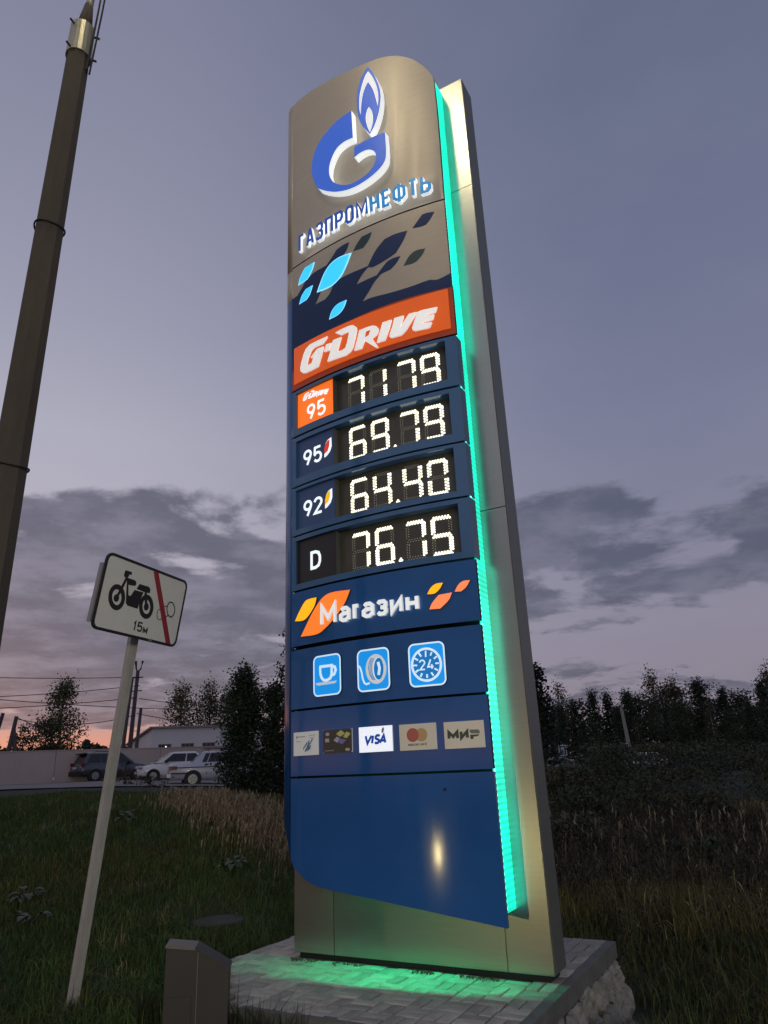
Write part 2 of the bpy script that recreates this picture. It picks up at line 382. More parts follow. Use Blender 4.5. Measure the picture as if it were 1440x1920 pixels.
def smooth(poly, lim=42, n=4):
    # rounds the traced outline between its real corners
    P = [Vector(p) for p in poly]; m = len(P); out = []
    def turn(i):
        a = (P[i] - P[i - 1]); b_ = (P[(i + 1) % m] - P[i])
        return 180 if a.length < 1e-6 or b_.length < 1e-6 else math.degrees(a.angle(b_))
    corner = [turn(i) > lim for i in range(m)]
    for i in range(m):
        a, b_ = P[i], P[(i + 1) % m]; j = (i + 1) % m; L = (b_ - a).length
        ta = (b_ - a) if corner[i] else (b_ - P[i - 1]).normalized() * L
        tb = (b_ - a) if corner[j] else (P[(j + 1) % m] - a).normalized() * L
        for k in range(n):
            t = k / n; h00 = 2 * t ** 3 - 3 * t * t + 1; h10 = t ** 3 - 2 * t * t + t; h01 = -2 * t ** 3 + 3 * t * t; h11 = t ** 3 - t * t
            q = a * h00 + ta * h10 + b_ * h01 + tb * h11; out.append((q.x, q.y))
    return out
def rect(u0, u1, z0, z1): return [(u0, z0), (u1, z0), (u1, z1), (u0, z1)]
def rrect(u0, u1, z0, z1, r, n=5):
    o = []
    for cx_, cz_, a0 in ((u1 - r, z0 + r, -90), (u1 - r, z1 - r, 0), (u0 + r, z1 - r, 90), (u0 + r, z0 + r, 180)):
        for k in range(n + 1):
            a = R(a0 + 90 * k / n); o.append((cx_ + r * math.cos(a), cz_ + r * math.sin(a)))
    return o
def ribbon(pts, w, closed=False):
    """one outline per stroke segment chain (mitred)"""
    P = [Vector(p) for p in pts]; n = len(P); A = []; B = []
    for i in range(n):
        if closed: a, b_ = P[i - 1], P[(i + 1) % n]
        else: a, b_ = P[max(0, i - 1)], P[min(n - 1, i + 1)]
        d1 = (P[i] - a); d2 = (b_ - P[i])
        if d1.length < 1e-9: d1 = d2
        if d2.length < 1e-9: d2 = d1
        d1 = d1.normalized(); d2 = d2.normalized(); n1_ = Vector((-d1.y, d1.x)); n2_ = Vector((-d2.y, d2.x))
        m_ = n1_ + n2_
        m_ = n1_ if m_.length < 1e-6 else m_.normalized()
        k = min(2.2, 1 / max(.35, m_.dot(n1_)))
        A.append(P[i] + m_ * w / 2 * k); B.append(P[i] - m_ * w / 2 * k)
    q = []
    for i in range(n if closed else n - 1):
        j = (i + 1) % n; q.append([tuple(A[i]), tuple(B[i]), tuple(B[j]), tuple(A[j])])
    return q
def ribbons_mesh(name, strokes, w, o0, o1, mats, parent, mp=TP, step=None):
    """strokes: list of (points, closed); chains drawn as welded quads with side walls"""
    V = []; F = []; FM = []
    for si, (pts, closed) in enumerate(strokes):
        if step:   # refine long runs so that they follow the curve
            q = []; m2 = pts + ([pts[0]] if closed else [])
            for a, b_ in zip(m2[:-1], m2[1:]):
                k = max(1, int(math.hypot(b_[0] - a[0], b_[1] - a[1]) / step))
                q += [(a[0] + (b_[0] - a[0]) * t / k, a[1] + (b_[1] - a[1]) * t / k) for t in range(k)]
            pts = q if closed else q + [pts[-1]]
        qs = ribbon(pts, w, closed); n = len(qs) if closed else len(qs) + 1
        Lp = [q[0] for q in qs] + ([] if closed else [qs[-1][3]]); Rp = [q[1] for q in qs] + ([] if closed else [qs[-1][2]])
        dz = .0008 * si; b0 = len(V)
        for P_, o in ((Lp, o1 + dz), (Rp, o1 + dz), (Lp, o0), (Rp, o0)): V += [mp(p[0], o, p[1]) for p in P_]
        for i in range(len(qs)):
            j = (i + 1) % n
            F.append([b0 + n + i, b0 + n + j, b0 + j, b0 + i]); FM.append(0)
            F.append([b0 + i, b0 + j, b0 + 2 * n + j, b0 + 2 * n + i]); FM.append(1)
            F.append([b0 + n + j, b0 + n + i, b0 + 3 * n + i, b0 + 3 * n + j]); FM.append(1)
        if not closed:
            F.append([b0, b0 + 2 * n, b0 + 3 * n, b0 + n]); F.append([b0 + n - 1, b0 + 2 * n - 1, b0 + 4 * n - 1, b0 + 3 * n - 1]); FM += [1, 1]
    mats = mats if isinstance(mats, (list, tuple)) else [mats, mats]
    return new_mesh(name, V, F, list(mats), parent, False, FM)
def arc(cx_, cz_, rx, rz, a0, a1, n=7): return [(cx_ + rx * math.cos(R(a0 + (a1 - a0) * k / n)), cz_ + rz * math.sin(R(a0 + (a1 - a0) * k / n))) for k in range(n + 1)]
GL = {
 'Г': [([(0, 0), (0, 1), (1, 1)], 0)],
 'А': [([(0, 0), (.42, 1), (.58, 1), (1, 0)], 0), ([(.18, .28), (.82, .28)], 0)],
 'З': [([(0, .84), (.2, 1), (.8, 1), (1, .86), (1, .66), (.8, .52), (.35, .52)], 0), ([(.78, .515), (1, .36), (1, .14), (.8, 0), (.2, 0), (0, .16)], 0)],
 'П': [([(0, 0), (0, 1), (1, 1), (1, 0)], 0)],
 'Р': [([(0, 0), (0, 1), (.78, 1), (1, .86), (1, .58), (.78, .44), (.05, .44)], 0)],
 'О': [([(.28, 0), (0, .14), (0, .86), (.28, 1), (.72, 1), (1, .86), (1, .14), (.72, 0)], 1)],
 'М': [([(0, 0), (0, 1), (.5, .28), (1, 1), (1, 0)], 0)],
 'Н': [([(0, 0), (0, 1)], 0), ([(1, 0), (1, 1)], 0), ([(0, .5), (1, .5)], 0)],
 'Е': [([(1, 1), (0, 1), (0, 0), (1, 0)], 0), ([(0, .5), (.85, .5)], 0)],
 'Ф': [([(.5, -.1), (.5, 1.1)], 0), ([(.25, .1), (0, .24), (0, .76), (.25, .9), (.75, .9), (1, .76), (1, .24), (.75, .1)], 1)],
 'Т': [([(0, 1), (1, 1)], 0), ([(.5, 0), (.5, 1)], 0)],
 'Ь': [([(0, 1), (0, 0), (.75, 0), (1, .13), (1, .42), (.75, .55), (.05, .55)], 0)],
 'И': [([(0, 1), (0, 0), (1, 1), (1, 0)], 0)],
 'а': [([(.1, .86), (.32, 1), (.72, 1), (1, .8), (1, 0)], 0), ([(.98, .56), (.32, .56), (0, .42), (0, .14), (.28, 0), (.66, 0), (.98, .2)], 0)],
 '9': [(arc(.5, .72, .5, .28, -20, 340, 16), 0), ([(1, .68), (.9, .5), (.45, 0)], 0)],
 '5': [([(.92, 1), (.12, 1), (.06, .55)] + arc(.5, .31, .5, .31, 140, -150, 12), 0)],
 '2': [(arc(.5, .73, .5, .27, 170, -35, 9) + [(.02, 0), (1, 0)], 0)],
 '4': [([(.72, 0), (.72, .48)], 0), ([(.55, 1), (0, .22), (1, .22)], 0)],
 '1': [([(0, .78), (.7, 1), (.7, 0)], 0)],
 'D': [([(0, 0), (0, 1), (.5, 1), (.85, .9), (1, .65), (1, .35), (.85, .1), (.5, 0)], 1)],
 'V': [([(0, 1), (.5, 0), (1, 1)], 0)], 'I': [([(.5, 0), (.5, 1)], 0)],
 'S': [([(1, .86), (.75, 1), (.25, 1), (0, .84), (0, .66), (.25, .54), (.75, .46), (1, .34), (1, .16), (.75, 0), (.25, 0), (0, .14)], 0)],
 'A': [([(0, 0), (.5, 1), (1, 0)], 0), ([(.2, .3), (.8, .3)], 0)],
 'm': [([(0, 0), (0, 1)], 0), ([(0, .8), (.2, 1), (.4, 1), (.5, .8), (.5, 0)], 0), ([(.5, .8), (.7, 1), (.9, 1), (1, .8), (1, 0)], 0)],
 's': [([(1, 1), (.1, 1), (0, .6), (1, .45), (.9, 0), (0, 0)], 0)], 't': [([(.5, 1.4), (.5, 0), (1, 0)], 0), ([(0, 1), (1, 1)], 0)],
 'e': [([(0, .5), (1, .5), (.9, 1), (.1, 1), (0, .5), (.1, 0), (1, 0)], 0)], 'r': [([(0, 0), (0, 1)], 0), ([(0, .7), (.5, 1), (1, 1)], 0)],
 'c': [([(1, 1), (.1, 1), (0, .5), (.1, 0), (1, 0)], 0)], 'd': [([(1, 1.5), (1, 0), (.1, 0), (0, .5), (.1, 1), (1, 1)], 0)],
}
def glyph(ch, u0, u1, z0, z1, w, sl=0.0):
    out = []
    for pts, cl in GL[ch]:
        P_ = []
        for x, y in pts:
            z = z0 + w / 2 + y * (z1 - z0 - w); P_.append((u0 + w / 2 + x * (u1 - u0 - w) + sl * (z - z0), z))
        out.append((P_, bool(cl)))
    return out
ART = {"outline_top":[[0.076,9.478],[0.274,9.479],[0.492,9.452],[0.736,9.412],[1.0,9.359],[1.247,9.322],[1.414,9.296],[1.574,9.237],[1.726,9.143],[1.869,8.999],[1.99,8.804],[2.056,8.606]],"outline_bot":[[-0.063,1.262],[-0.023,1.064],[0.051,0.874],[0.114,0.772],[0.161,0.713],[0.303,0.632],[0.456,0.593],[0.605,0.578],[0.992,0.538],[1.45,0.478],[1.856,0.416],[2.063,0.381]],"g_letter":[[1.091,8.574],[0.936,8.561],[0.752,8.49],[0.617,8.398],[0.527,8.248],[0.5,8.077],[0.505,7.998],[0.524,7.92],[0.562,7.804],[0.599,7.727],[0.664,7.663],[0.736,7.602],[0.859,7.523],[1.011,7.468],[1.159,7.459],[1.302,7.49],[1.427,7.557],[1.495,7.663],[1.501,8.025],[1.331,8.031],[1.111,8.021],[1.11,7.867],[1.173,7.889],[1.254,7.891],[1.317,7.865],[1.364,7.809],[1.379,7.739],[1.355,7.646],[1.274,7.564],[1.145,7.527],[1.013,7.537],[0.879,7.621],[0.81,7.701],[0.767,7.814],[0.764,7.926],[0.799,8.034],[0.873,8.136],[0.979,8.173],[1.099,8.163]],"flame":[[1.328,9.104],[1.28,9.055],[1.226,8.97],[1.188,8.836],[1.168,8.654],[1.175,8.458],[1.219,8.282],[1.317,8.087],[1.368,8.161],[1.411,8.257],[1.447,8.376],[1.471,8.552],[1.462,8.71],[1.421,8.879],[1.377,9.004]],"flame_crescent":[[1.332,9.031],[1.382,8.912],[1.43,8.728],[1.442,8.549],[1.43,8.446],[1.409,8.587],[1.375,8.741],[1.323,8.874],[1.27,8.785],[1.231,8.635],[1.211,8.437],[1.198,8.54],[1.209,8.725],[1.248,8.877],[1.294,8.986]],"flame_drop":[[1.321,8.489],[1.294,8.445],[1.275,8.343],[1.29,8.222],[1.318,8.114],[1.348,8.19],[1.365,8.292],[1.354,8.41]],"navy_field":[[0.099,6.533],[0.183,6.538],[0.259,6.605],[0.323,6.679],[0.367,6.685],[0.435,6.708],[0.631,6.711],[0.703,6.771],[0.775,6.844],[0.853,6.863],[0.949,6.862],[0.907,6.77],[0.824,6.694],[0.717,6.564],[0.609,6.469],[0.553,6.418],[0.503,6.338],[0.463,6.28],[0.608,6.279],[0.674,6.325],[0.722,6.405],[0.66,6.362],[0.766,6.441],[0.885,6.451],[1.125,6.447],[1.172,6.45],[1.27,6.601],[1.379,6.7],[1.497,6.715],[1.642,6.704],[1.59,6.597],[1.499,6.473],[1.381,6.434],[1.231,6.409],[1.171,6.431],[1.091,6.365],[1.025,6.275],[1.135,6.283],[1.272,6.289],[1.334,6.35],[1.395,6.404],[1.468,6.423],[1.55,6.417],[1.499,6.347],[1.433,6.295],[1.323,6.284],[1.239,6.216],[1.175,6.133],[1.193,6.154],[1.092,6.036],[1.188,6.041],[1.419,6.016],[1.639,6.009],[1.836,6.022],[1.916,6.001],[2.051,6.034],[2.06,5.877],[1.458,5.891],[0.92,5.868],[0.448,5.787],[0.112,5.578]],"leaf_t1":[[1.234,6.86],[1.209,6.8],[1.168,6.745],[1.119,6.701],[0.996,6.718],[1.042,6.787],[1.109,6.855]],"leaf_n1":[[1.943,6.832],[1.894,6.754],[1.844,6.7],[1.789,6.696],[1.698,6.71],[1.753,6.774],[1.812,6.841],[1.866,6.845]],"leaf_t2":[[1.819,6.411],[1.774,6.338],[1.697,6.281],[1.577,6.283],[1.648,6.384],[1.719,6.421]],"leaf_b0":[[0.974,6.707],[0.824,6.727],[0.702,6.705],[0.611,6.634],[0.546,6.533],[0.489,6.421],[0.643,6.403],[0.749,6.417],[0.835,6.474],[0.905,6.572]],"leaf_b1":[[0.46,6.846],[0.426,6.764],[0.348,6.671],[0.2,6.669],[0.237,6.765],[0.309,6.846]],"leaf_b2":[[0.432,6.55],[0.384,6.45],[0.332,6.406],[0.216,6.405],[0.259,6.498],[0.323,6.553]],"leaf_b3":[[0.897,6.138],[0.857,6.056],[0.785,6.004],[0.659,5.996],[0.697,6.085],[0.77,6.136]],"gdrive":{"G":[[0.647,5.781],[0.519,5.785],[0.399,5.787],[0.336,5.756],[0.3,5.699],[0.264,5.605],[0.253,5.558],[0.259,5.519],[0.286,5.489],[0.331,5.471],[0.422,5.468],[0.513,5.471],[0.554,5.568],[0.592,5.681],[0.501,5.687],[0.41,5.621],[0.453,5.616],[0.423,5.547],[0.349,5.546],[0.371,5.631],[0.415,5.706],[0.459,5.728],[0.581,5.721],[0.626,5.753]],"-":[[0.629,5.687],[0.697,5.68],[0.668,5.606],[0.599,5.613]],"D":[[0.754,5.779],[0.824,5.786],[0.931,5.789],[0.982,5.778],[1.018,5.74],[1.024,5.706],[0.999,5.616],[0.967,5.517],[0.936,5.479],[0.877,5.46],[0.642,5.478],[0.679,5.566],[0.721,5.699],[0.83,5.697],[0.809,5.641],[0.773,5.546],[0.833,5.533],[0.879,5.547],[0.903,5.604],[0.928,5.701],[0.925,5.72],[0.899,5.728],[0.827,5.724]],"R":[[1.056,5.686],[1.144,5.688],[1.214,5.683],[1.254,5.661],[1.275,5.626],[1.264,5.574],[1.239,5.555],[1.198,5.542],[1.264,5.413],[1.247,5.412],[1.111,5.546],[1.073,5.467],[0.987,5.474],[1.019,5.567]],"Rhole":[[1.135,5.638],[1.188,5.64],[1.165,5.589],[1.123,5.577]],"I":[[1.326,5.677],[1.425,5.676],[1.394,5.583],[1.343,5.467],[1.253,5.471],[1.287,5.566]],"V":[[1.458,5.682],[1.557,5.679],[1.546,5.642],[1.509,5.551],[1.617,5.68],[1.698,5.675],[1.644,5.603],[1.57,5.504],[1.517,5.467],[1.412,5.471],[1.396,5.487],[1.401,5.519],[1.434,5.597]],"E":[[1.71,5.671],[1.753,5.678],[1.903,5.669],[1.882,5.614],[1.789,5.619],[1.782,5.604],[1.868,5.595],[1.853,5.542],[1.751,5.542],[1.744,5.527],[1.839,5.516],[1.818,5.468],[1.8,5.46],[1.667,5.47],[1.644,5.484],[1.639,5.509],[1.668,5.582]]},"gdrive_small":{"G":[[0.34,5.263],[0.314,5.264],[0.29,5.264],[0.276,5.256],[0.265,5.242],[0.252,5.219],[0.247,5.208],[0.246,5.198],[0.249,5.191],[0.257,5.186],[0.275,5.186],[0.293,5.186],[0.308,5.21],[0.322,5.238],[0.304,5.24],[0.282,5.224],[0.29,5.222],[0.28,5.205],[0.265,5.205],[0.275,5.226],[0.288,5.244],[0.298,5.25],[0.322,5.248],[0.334,5.256]],"-":[[0.33,5.239],[0.344,5.237],[0.334,5.219],[0.32,5.221]],"D":[[0.362,5.261],[0.377,5.262],[0.4,5.261],[0.411,5.257],[0.416,5.247],[0.416,5.238],[0.405,5.216],[0.392,5.191],[0.384,5.182],[0.369,5.179],[0.32,5.187],[0.334,5.209],[0.35,5.242],[0.373,5.24],[0.366,5.226],[0.352,5.202],[0.364,5.198],[0.375,5.201],[0.384,5.215],[0.395,5.239],[0.395,5.244],[0.39,5.246],[0.374,5.246]],"R":[[0.422,5.233],[0.442,5.231],[0.457,5.228],[0.465,5.221],[0.468,5.211],[0.462,5.198],[0.456,5.194],[0.446,5.192],[0.453,5.155],[0.45,5.156],[0.426,5.195],[0.413,5.176],[0.395,5.18],[0.407,5.203]],"I":[[0.482,5.222],[0.505,5.219],[0.493,5.195],[0.475,5.167],[0.454,5.171],[0.467,5.195]],"V":[[0.513,5.219],[0.536,5.214],[0.532,5.205],[0.518,5.182],[0.551,5.211],[0.569,5.206],[0.553,5.19],[0.53,5.167],[0.516,5.159],[0.491,5.165],[0.488,5.17],[0.491,5.178],[0.503,5.198]],"E":[[0.572,5.204],[0.583,5.204],[0.618,5.193],[0.611,5.18],[0.588,5.186],[0.586,5.183],[0.606,5.175],[0.6,5.162],[0.575,5.168],[0.573,5.164],[0.595,5.156],[0.588,5.144],[0.583,5.143],[0.552,5.153],[0.547,5.158],[0.547,5.165],[0.557,5.183]]},"g95w":[[0.638,4.635],[0.64,4.537],[0.617,4.483],[0.573,4.448],[0.544,4.439],[0.545,4.536],[0.561,4.586],[0.591,4.62]],"g95r":[[0.616,4.615],[0.611,4.552],[0.589,4.498],[0.546,4.478],[0.545,4.53],[0.561,4.58],[0.591,4.611]],"g92w":[[0.637,4.085],[0.638,3.992],[0.616,3.94],[0.573,3.905],[0.544,3.895],[0.546,3.987],[0.561,4.035],[0.59,4.068]],"g92y":[[0.615,4.065],[0.61,4.005],[0.588,3.953],[0.546,3.932],[0.546,3.981],[0.561,4.03],[0.59,4.06]],"shop_y1":[[0.457,3.02],[0.428,2.945],[0.334,2.851],[0.277,2.83],[0.168,2.84],[0.218,2.912],[0.306,3.008],[0.364,3.022]],"shop_o1":[[0.855,3.024],[0.792,2.912],[0.69,2.809],[0.569,2.721],[0.462,2.676],[0.247,2.681],[0.315,2.772],[0.409,2.893],[0.52,2.998],[0.626,3.034]],"shop_y2":[[1.765,2.949],[1.729,2.897],[1.682,2.866],[1.617,2.868],[1.653,2.92],[1.701,2.948]],"shop_o2":[[1.837,2.856],[1.804,2.795],[1.724,2.731],[1.628,2.736],[1.657,2.788],[1.719,2.849]],"shop_o3":[[1.997,2.941],[1.959,2.886],[1.914,2.855],[1.859,2.859],[1.894,2.913],[1.939,2.941]],"cup":{"body":[[0.495,2.375],[0.498,2.31],[0.513,2.274],[0.541,2.25],[0.58,2.249],[0.615,2.263],[0.629,2.297],[0.633,2.373]],"top":[[0.488,2.374],[0.643,2.372]],"handle":[[0.642,2.365],[0.668,2.355],[0.677,2.326],[0.661,2.294],[0.633,2.284]],"saucer":[[0.44,2.235],[0.687,2.234],[0.679,2.221],[0.66,2.213],[0.472,2.211],[0.452,2.217]]},"reel":{"tyre":[[1.205,2.28],[1.201,2.253],[1.193,2.228],[1.18,2.205],[1.163,2.187],[1.143,2.174],[1.122,2.167],[1.099,2.166],[1.076,2.171],[1.055,2.182],[1.036,2.199],[1.02,2.22],[1.009,2.245],[1.002,2.273],[1.0,2.301],[1.004,2.329],[1.013,2.355],[1.026,2.378],[1.044,2.396],[1.064,2.409],[1.086,2.416],[1.11,2.417],[1.132,2.411],[1.154,2.399],[1.172,2.382],[1.187,2.361],[1.198,2.336],[1.204,2.308]],"rim":[[1.179,2.286],[1.177,2.266],[1.173,2.247],[1.166,2.23],[1.158,2.216],[1.149,2.206],[1.139,2.2],[1.128,2.199],[1.118,2.202],[1.108,2.21],[1.099,2.222],[1.092,2.237],[1.088,2.255],[1.085,2.275],[1.084,2.295],[1.087,2.316],[1.091,2.335],[1.097,2.352],[1.106,2.366],[1.115,2.376],[1.125,2.381],[1.136,2.383],[1.147,2.379],[1.156,2.371],[1.165,2.359],[1.171,2.344],[1.176,2.326],[1.179,2.306]],"rimring":[[1.178,2.286],[1.176,2.265],[1.171,2.245],[1.165,2.228],[1.156,2.213],[1.146,2.203],[1.135,2.197],[1.123,2.196],[1.112,2.199],[1.101,2.207],[1.092,2.219],[1.085,2.235],[1.079,2.254],[1.076,2.275],[1.076,2.296],[1.078,2.317],[1.083,2.337],[1.09,2.355],[1.099,2.369],[1.109,2.38],[1.12,2.386],[1.132,2.387],[1.143,2.383],[1.153,2.375],[1.163,2.363],[1.17,2.347],[1.175,2.328],[1.178,2.307]],"hub":[[1.128,2.347],[1.141,2.295],[1.13,2.238]],"g1":[[1.075,2.386],[1.053,2.349],[1.044,2.299],[1.055,2.242],[1.081,2.201]],"g2":[[1.088,2.384],[1.067,2.348],[1.058,2.298],[1.069,2.241],[1.094,2.2]],"g3":[[1.061,2.388],[1.038,2.345],[1.031,2.301],[1.042,2.249],[1.067,2.205]],"cable":[[0.918,2.338],[0.942,2.321],[0.958,2.274],[0.966,2.223],[0.982,2.185],[1.002,2.172],[1.036,2.18]]},"clock":{"ring":[[1.7,2.27],[1.697,2.248],[1.69,2.227],[1.679,2.207],[1.666,2.19],[1.649,2.176],[1.631,2.165],[1.611,2.157],[1.589,2.153],[1.568,2.153],[1.546,2.157],[1.525,2.164],[1.505,2.175],[1.488,2.19],[1.473,2.207],[1.461,2.227],[1.453,2.248],[1.448,2.27],[1.448,2.293],[1.451,2.316],[1.458,2.337],[1.469,2.357],[1.483,2.375],[1.5,2.389],[1.519,2.4],[1.54,2.408],[1.562,2.412],[1.584,2.411],[1.606,2.407],[1.627,2.399],[1.646,2.388],[1.663,2.373],[1.677,2.355],[1.688,2.336],[1.696,2.314],[1.7,2.292]],"ticks":[[[1.575,2.394],[1.573,2.344]],[[1.628,2.378],[1.615,2.351]],[[1.669,2.34],[1.644,2.322]],[[1.684,2.283],[1.654,2.284]],[[1.671,2.227],[1.645,2.243]],[[1.631,2.187],[1.615,2.214]],[[1.577,2.174],[1.576,2.203]],[[1.519,2.188],[1.534,2.214]],[[1.478,2.228],[1.504,2.244]],[[1.463,2.284],[1.493,2.282]],[[1.477,2.34],[1.504,2.324]],[[1.515,2.382],[1.534,2.351]]]},"cd":{"a":[[0.719,1.816],[0.762,1.786],[0.713,1.761],[0.665,1.785]],"b":[[0.778,1.8],[0.821,1.782],[0.78,1.746],[0.741,1.757]],"c":[[0.673,1.764],[0.705,1.75],[0.681,1.713],[0.635,1.735]],"d":[[0.709,1.746],[0.776,1.734],[0.728,1.697],[0.689,1.716]],"chip":[[0.541,1.754],[0.586,1.754],[0.587,1.723],[0.542,1.723]],"blob":[[0.548,1.798],[0.574,1.806],[0.592,1.793],[0.586,1.776],[0.561,1.774],[0.546,1.786]],"emb":[[0.762,1.663],[0.782,1.668],[0.81,1.663],[0.808,1.645],[0.781,1.643],[0.764,1.647]]}}
SIGN = {"stripe":[[-0.169,0.596],[-0.098,0.602],[0.299,-0.011],[0.226,-0.015]],"fw_o":[[-0.478,0.291],[-0.473,0.262],[-0.474,0.234],[-0.483,0.209],[-0.498,0.188],[-0.519,0.173],[-0.543,0.164],[-0.57,0.163],[-0.597,0.169],[-0.623,0.182],[-0.646,0.201],[-0.664,0.224],[-0.676,0.251],[-0.682,0.278],[-0.681,0.306],[-0.673,0.331],[-0.658,0.352],[-0.639,0.368],[-0.614,0.377],[-0.588,0.379],[-0.56,0.373],[-0.534,0.361],[-0.51,0.342],[-0.491,0.318]],"rw_o":[[-0.072,0.285],[-0.066,0.256],[-0.068,0.229],[-0.076,0.204],[-0.09,0.184],[-0.11,0.169],[-0.134,0.161],[-0.159,0.161],[-0.186,0.167],[-0.211,0.18],[-0.233,0.199],[-0.25,0.222],[-0.262,0.248],[-0.268,0.276],[-0.267,0.302],[-0.26,0.327],[-0.246,0.347],[-0.227,0.362],[-0.204,0.371],[-0.178,0.372],[-0.151,0.367],[-0.126,0.354],[-0.103,0.335],[-0.085,0.311]],"h1":[[-0.581,0.263]],"h2":[[-0.168,0.265]],"bar":[[-0.544,0.517],[-0.46,0.522],[-0.453,0.497],[-0.484,0.493],[-0.49,0.469],[-0.539,0.457],[-0.549,0.475]],"fork":[[-0.504,0.466],[-0.548,0.344],[-0.579,0.269]],"tank":[[-0.502,0.46],[-0.4,0.461],[-0.375,0.451],[-0.368,0.424],[-0.388,0.411],[-0.469,0.405],[-0.439,0.316],[-0.406,0.317],[-0.372,0.378],[-0.248,0.382],[-0.268,0.32],[-0.282,0.226],[-0.419,0.228],[-0.449,0.246]],"seat":[[-0.324,0.443],[-0.193,0.446],[-0.165,0.432],[-0.159,0.394],[-0.214,0.386],[-0.348,0.393]],"rfork":[[-0.219,0.385],[-0.169,0.268]],"t15":[[-0.29,0.118],[-0.261,0.029],[-0.187,0.123],[-0.159,0.039]],"m":[[-0.148,0.082],[-0.146,0.031],[-0.084,0.089],[-0.083,0.026]],"c1":[[0.257,0.32],[0.261,0.302],[0.26,0.284],[0.255,0.269],[0.246,0.256],[0.234,0.246],[0.22,0.241],[0.204,0.241],[0.187,0.245],[0.171,0.253],[0.157,0.266],[0.146,0.281],[0.138,0.298],[0.135,0.315],[0.135,0.333],[0.14,0.348],[0.148,0.361],[0.16,0.371],[0.175,0.376],[0.191,0.377],[0.207,0.373],[0.223,0.364],[0.237,0.352],[0.249,0.337]],"c2":[[0.083,0.239],[0.086,0.227],[0.086,0.215],[0.083,0.204],[0.077,0.195],[0.07,0.188],[0.06,0.185],[0.049,0.185],[0.038,0.188],[0.028,0.194],[0.018,0.203],[0.011,0.213],[0.005,0.225],[0.003,0.237],[0.003,0.249],[0.006,0.26],[0.011,0.269],[0.019,0.276],[0.028,0.279],[0.039,0.279],[0.05,0.276],[0.061,0.27],[0.07,0.262],[0.078,0.251]],"link":[[0.091,0.321],[0.129,0.325]],"link2":[[0.14,0.226],[0.167,0.247]]}

for k_s in ('g_letter', 'flame', 'flame_crescent', 'flame_drop', 'leaf_n1', 'leaf_t1', 'leaf_t2', 'leaf_b0', 'leaf_b1', 'leaf_b2', 'leaf_b3', 'navy_field', 'shop_y1', 'shop_o1', 'shop_y2', 'shop_o2', 'shop_o3'):
    ART[k_s] = smooth([tuple(p) for p in ART[k_s]], 38 if k_s != 'navy_field' else 30)
# back slab, pilaster and foot
slab = MB().box((.03, .01, .05), (1.965, .27, 9.02 - .25)).build('back_slab', MT['dark'], tower)
seams = [.30, 3.872, 7.49, 9.005]
for i in range(3):
    z0, z1 = seams[i] + (.004 if i else 0), seams[i + 1] - .004
    MB().box((1.935 if i == 0 else 1.95, 0, z0 - .25), (2.28, .28, z1 - .25)).build('pilaster_panel', MT['silver'], tower)
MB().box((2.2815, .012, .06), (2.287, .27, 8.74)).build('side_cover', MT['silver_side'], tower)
for u0, u1 in ((0, .405), (.4115, 1.929)):
    MB().box((u0, 0, .05), (u1, .28, 1.05)).build('foot_panel', MT['silver'], tower)
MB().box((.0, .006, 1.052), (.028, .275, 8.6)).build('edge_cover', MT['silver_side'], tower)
MB().box((.04, .03, .002), (2.24, .25, .049)).build('foot_frame', MT['dark'], tower)

# curved left return, upper champagne and lower blue
def return_strip(name, z_of, m):
    prof = []
    for k in range(9):
        a = R(90 * k / 8); prof.append((.099 - .125 * math.sin(a), .198 - .10 * (1 - math.cos(a))))
    prof.append((-.026, .02))
    V = []; F = []
    n = len(prof)
    for thick in (0, 1):
        for iz in range(2):
            for k, (u, v) in enumerate(prof):
                z = z_of(k / (n - 1))[iz]
                du, dv = ((0, 0) if not thick else ((.012, -.0) if k > 5 else (.004, -.012)))
                V.append((u + du, -(v + dv), z))
    for k in range(n - 1):
        F.append([k, n + k, n + k + 1, k + 1]); F.append([2 * n + k, 2 * n + k + 1, 3 * n + k + 1, 3 * n + k])
        F.append([k, k + 1, 2 * n + k + 1, 2 * n + k]); F.append([n + k, 3 * n + k, 3 * n + k + 1, n + k + 1])
    F += [[0, 2 * n, 3 * n, n], [n - 1, 2 * n - 1, 3 * n - 1, n - 1][::-1]]
    b_ = MB(); b_.add(V, F); return b_.build(name, m, tower, True)
def bd(t): return 6.545 - .20 * min(1, t * 1.3) ** 2
return_strip('return_panel', lambda t: (6.935 + .0 * t, 9.475 - .14 * min(1, t * 1.2) ** 2.2), MT['champ'])
return_strip('return_panel', lambda t: (bd(t) + .003, 6.925), MT['champ'])
def botc(t):
    return .80 + .48 * min(1, t * 1.25) ** .8
return_strip('return_panel', lambda t: (botc(t), bd(t)), MT['blue'])

U0, U1 = .106, 2.05
# logo panel with the emblem and the name
top = [tuple(p) for p in ART['outline_top']]
logo = art('logo_panel', smooth([(U0, 6.962), (U1, 6.962), (U1, 8.62)] + [p for p in reversed(top[:-1]) if p[0] > U0 + .02] + [(U0, 9.478)], 45), -.035, 0, [MT['champ'], MT['dark']], tower)
art('emblem_letter', ART['g_letter'], .012, .10, [MT['logo_blue'], MT['side_glow']], logo)
art('emblem_flame', ART['flame'], .012, .10, [MT['logo_blue'], MT['side_glow']], logo)
art('flame_crescent', ART['flame_crescent'], .10, .103, MT['white_lit'], logo)
art('flame_drop', ART['flame_drop'], .10, .103, MT['white_lit'], logo)
word = 'ГАЗПРОМНЕФТЬ'
wid = [.85, 1.02, .98, 1, .98, 1, 1.3, 1.02, .88, 1.28, .95, 1.0]; gap = .20
sc_ = (1.95 - .245) / (sum(wid) + gap * 11); u = .245
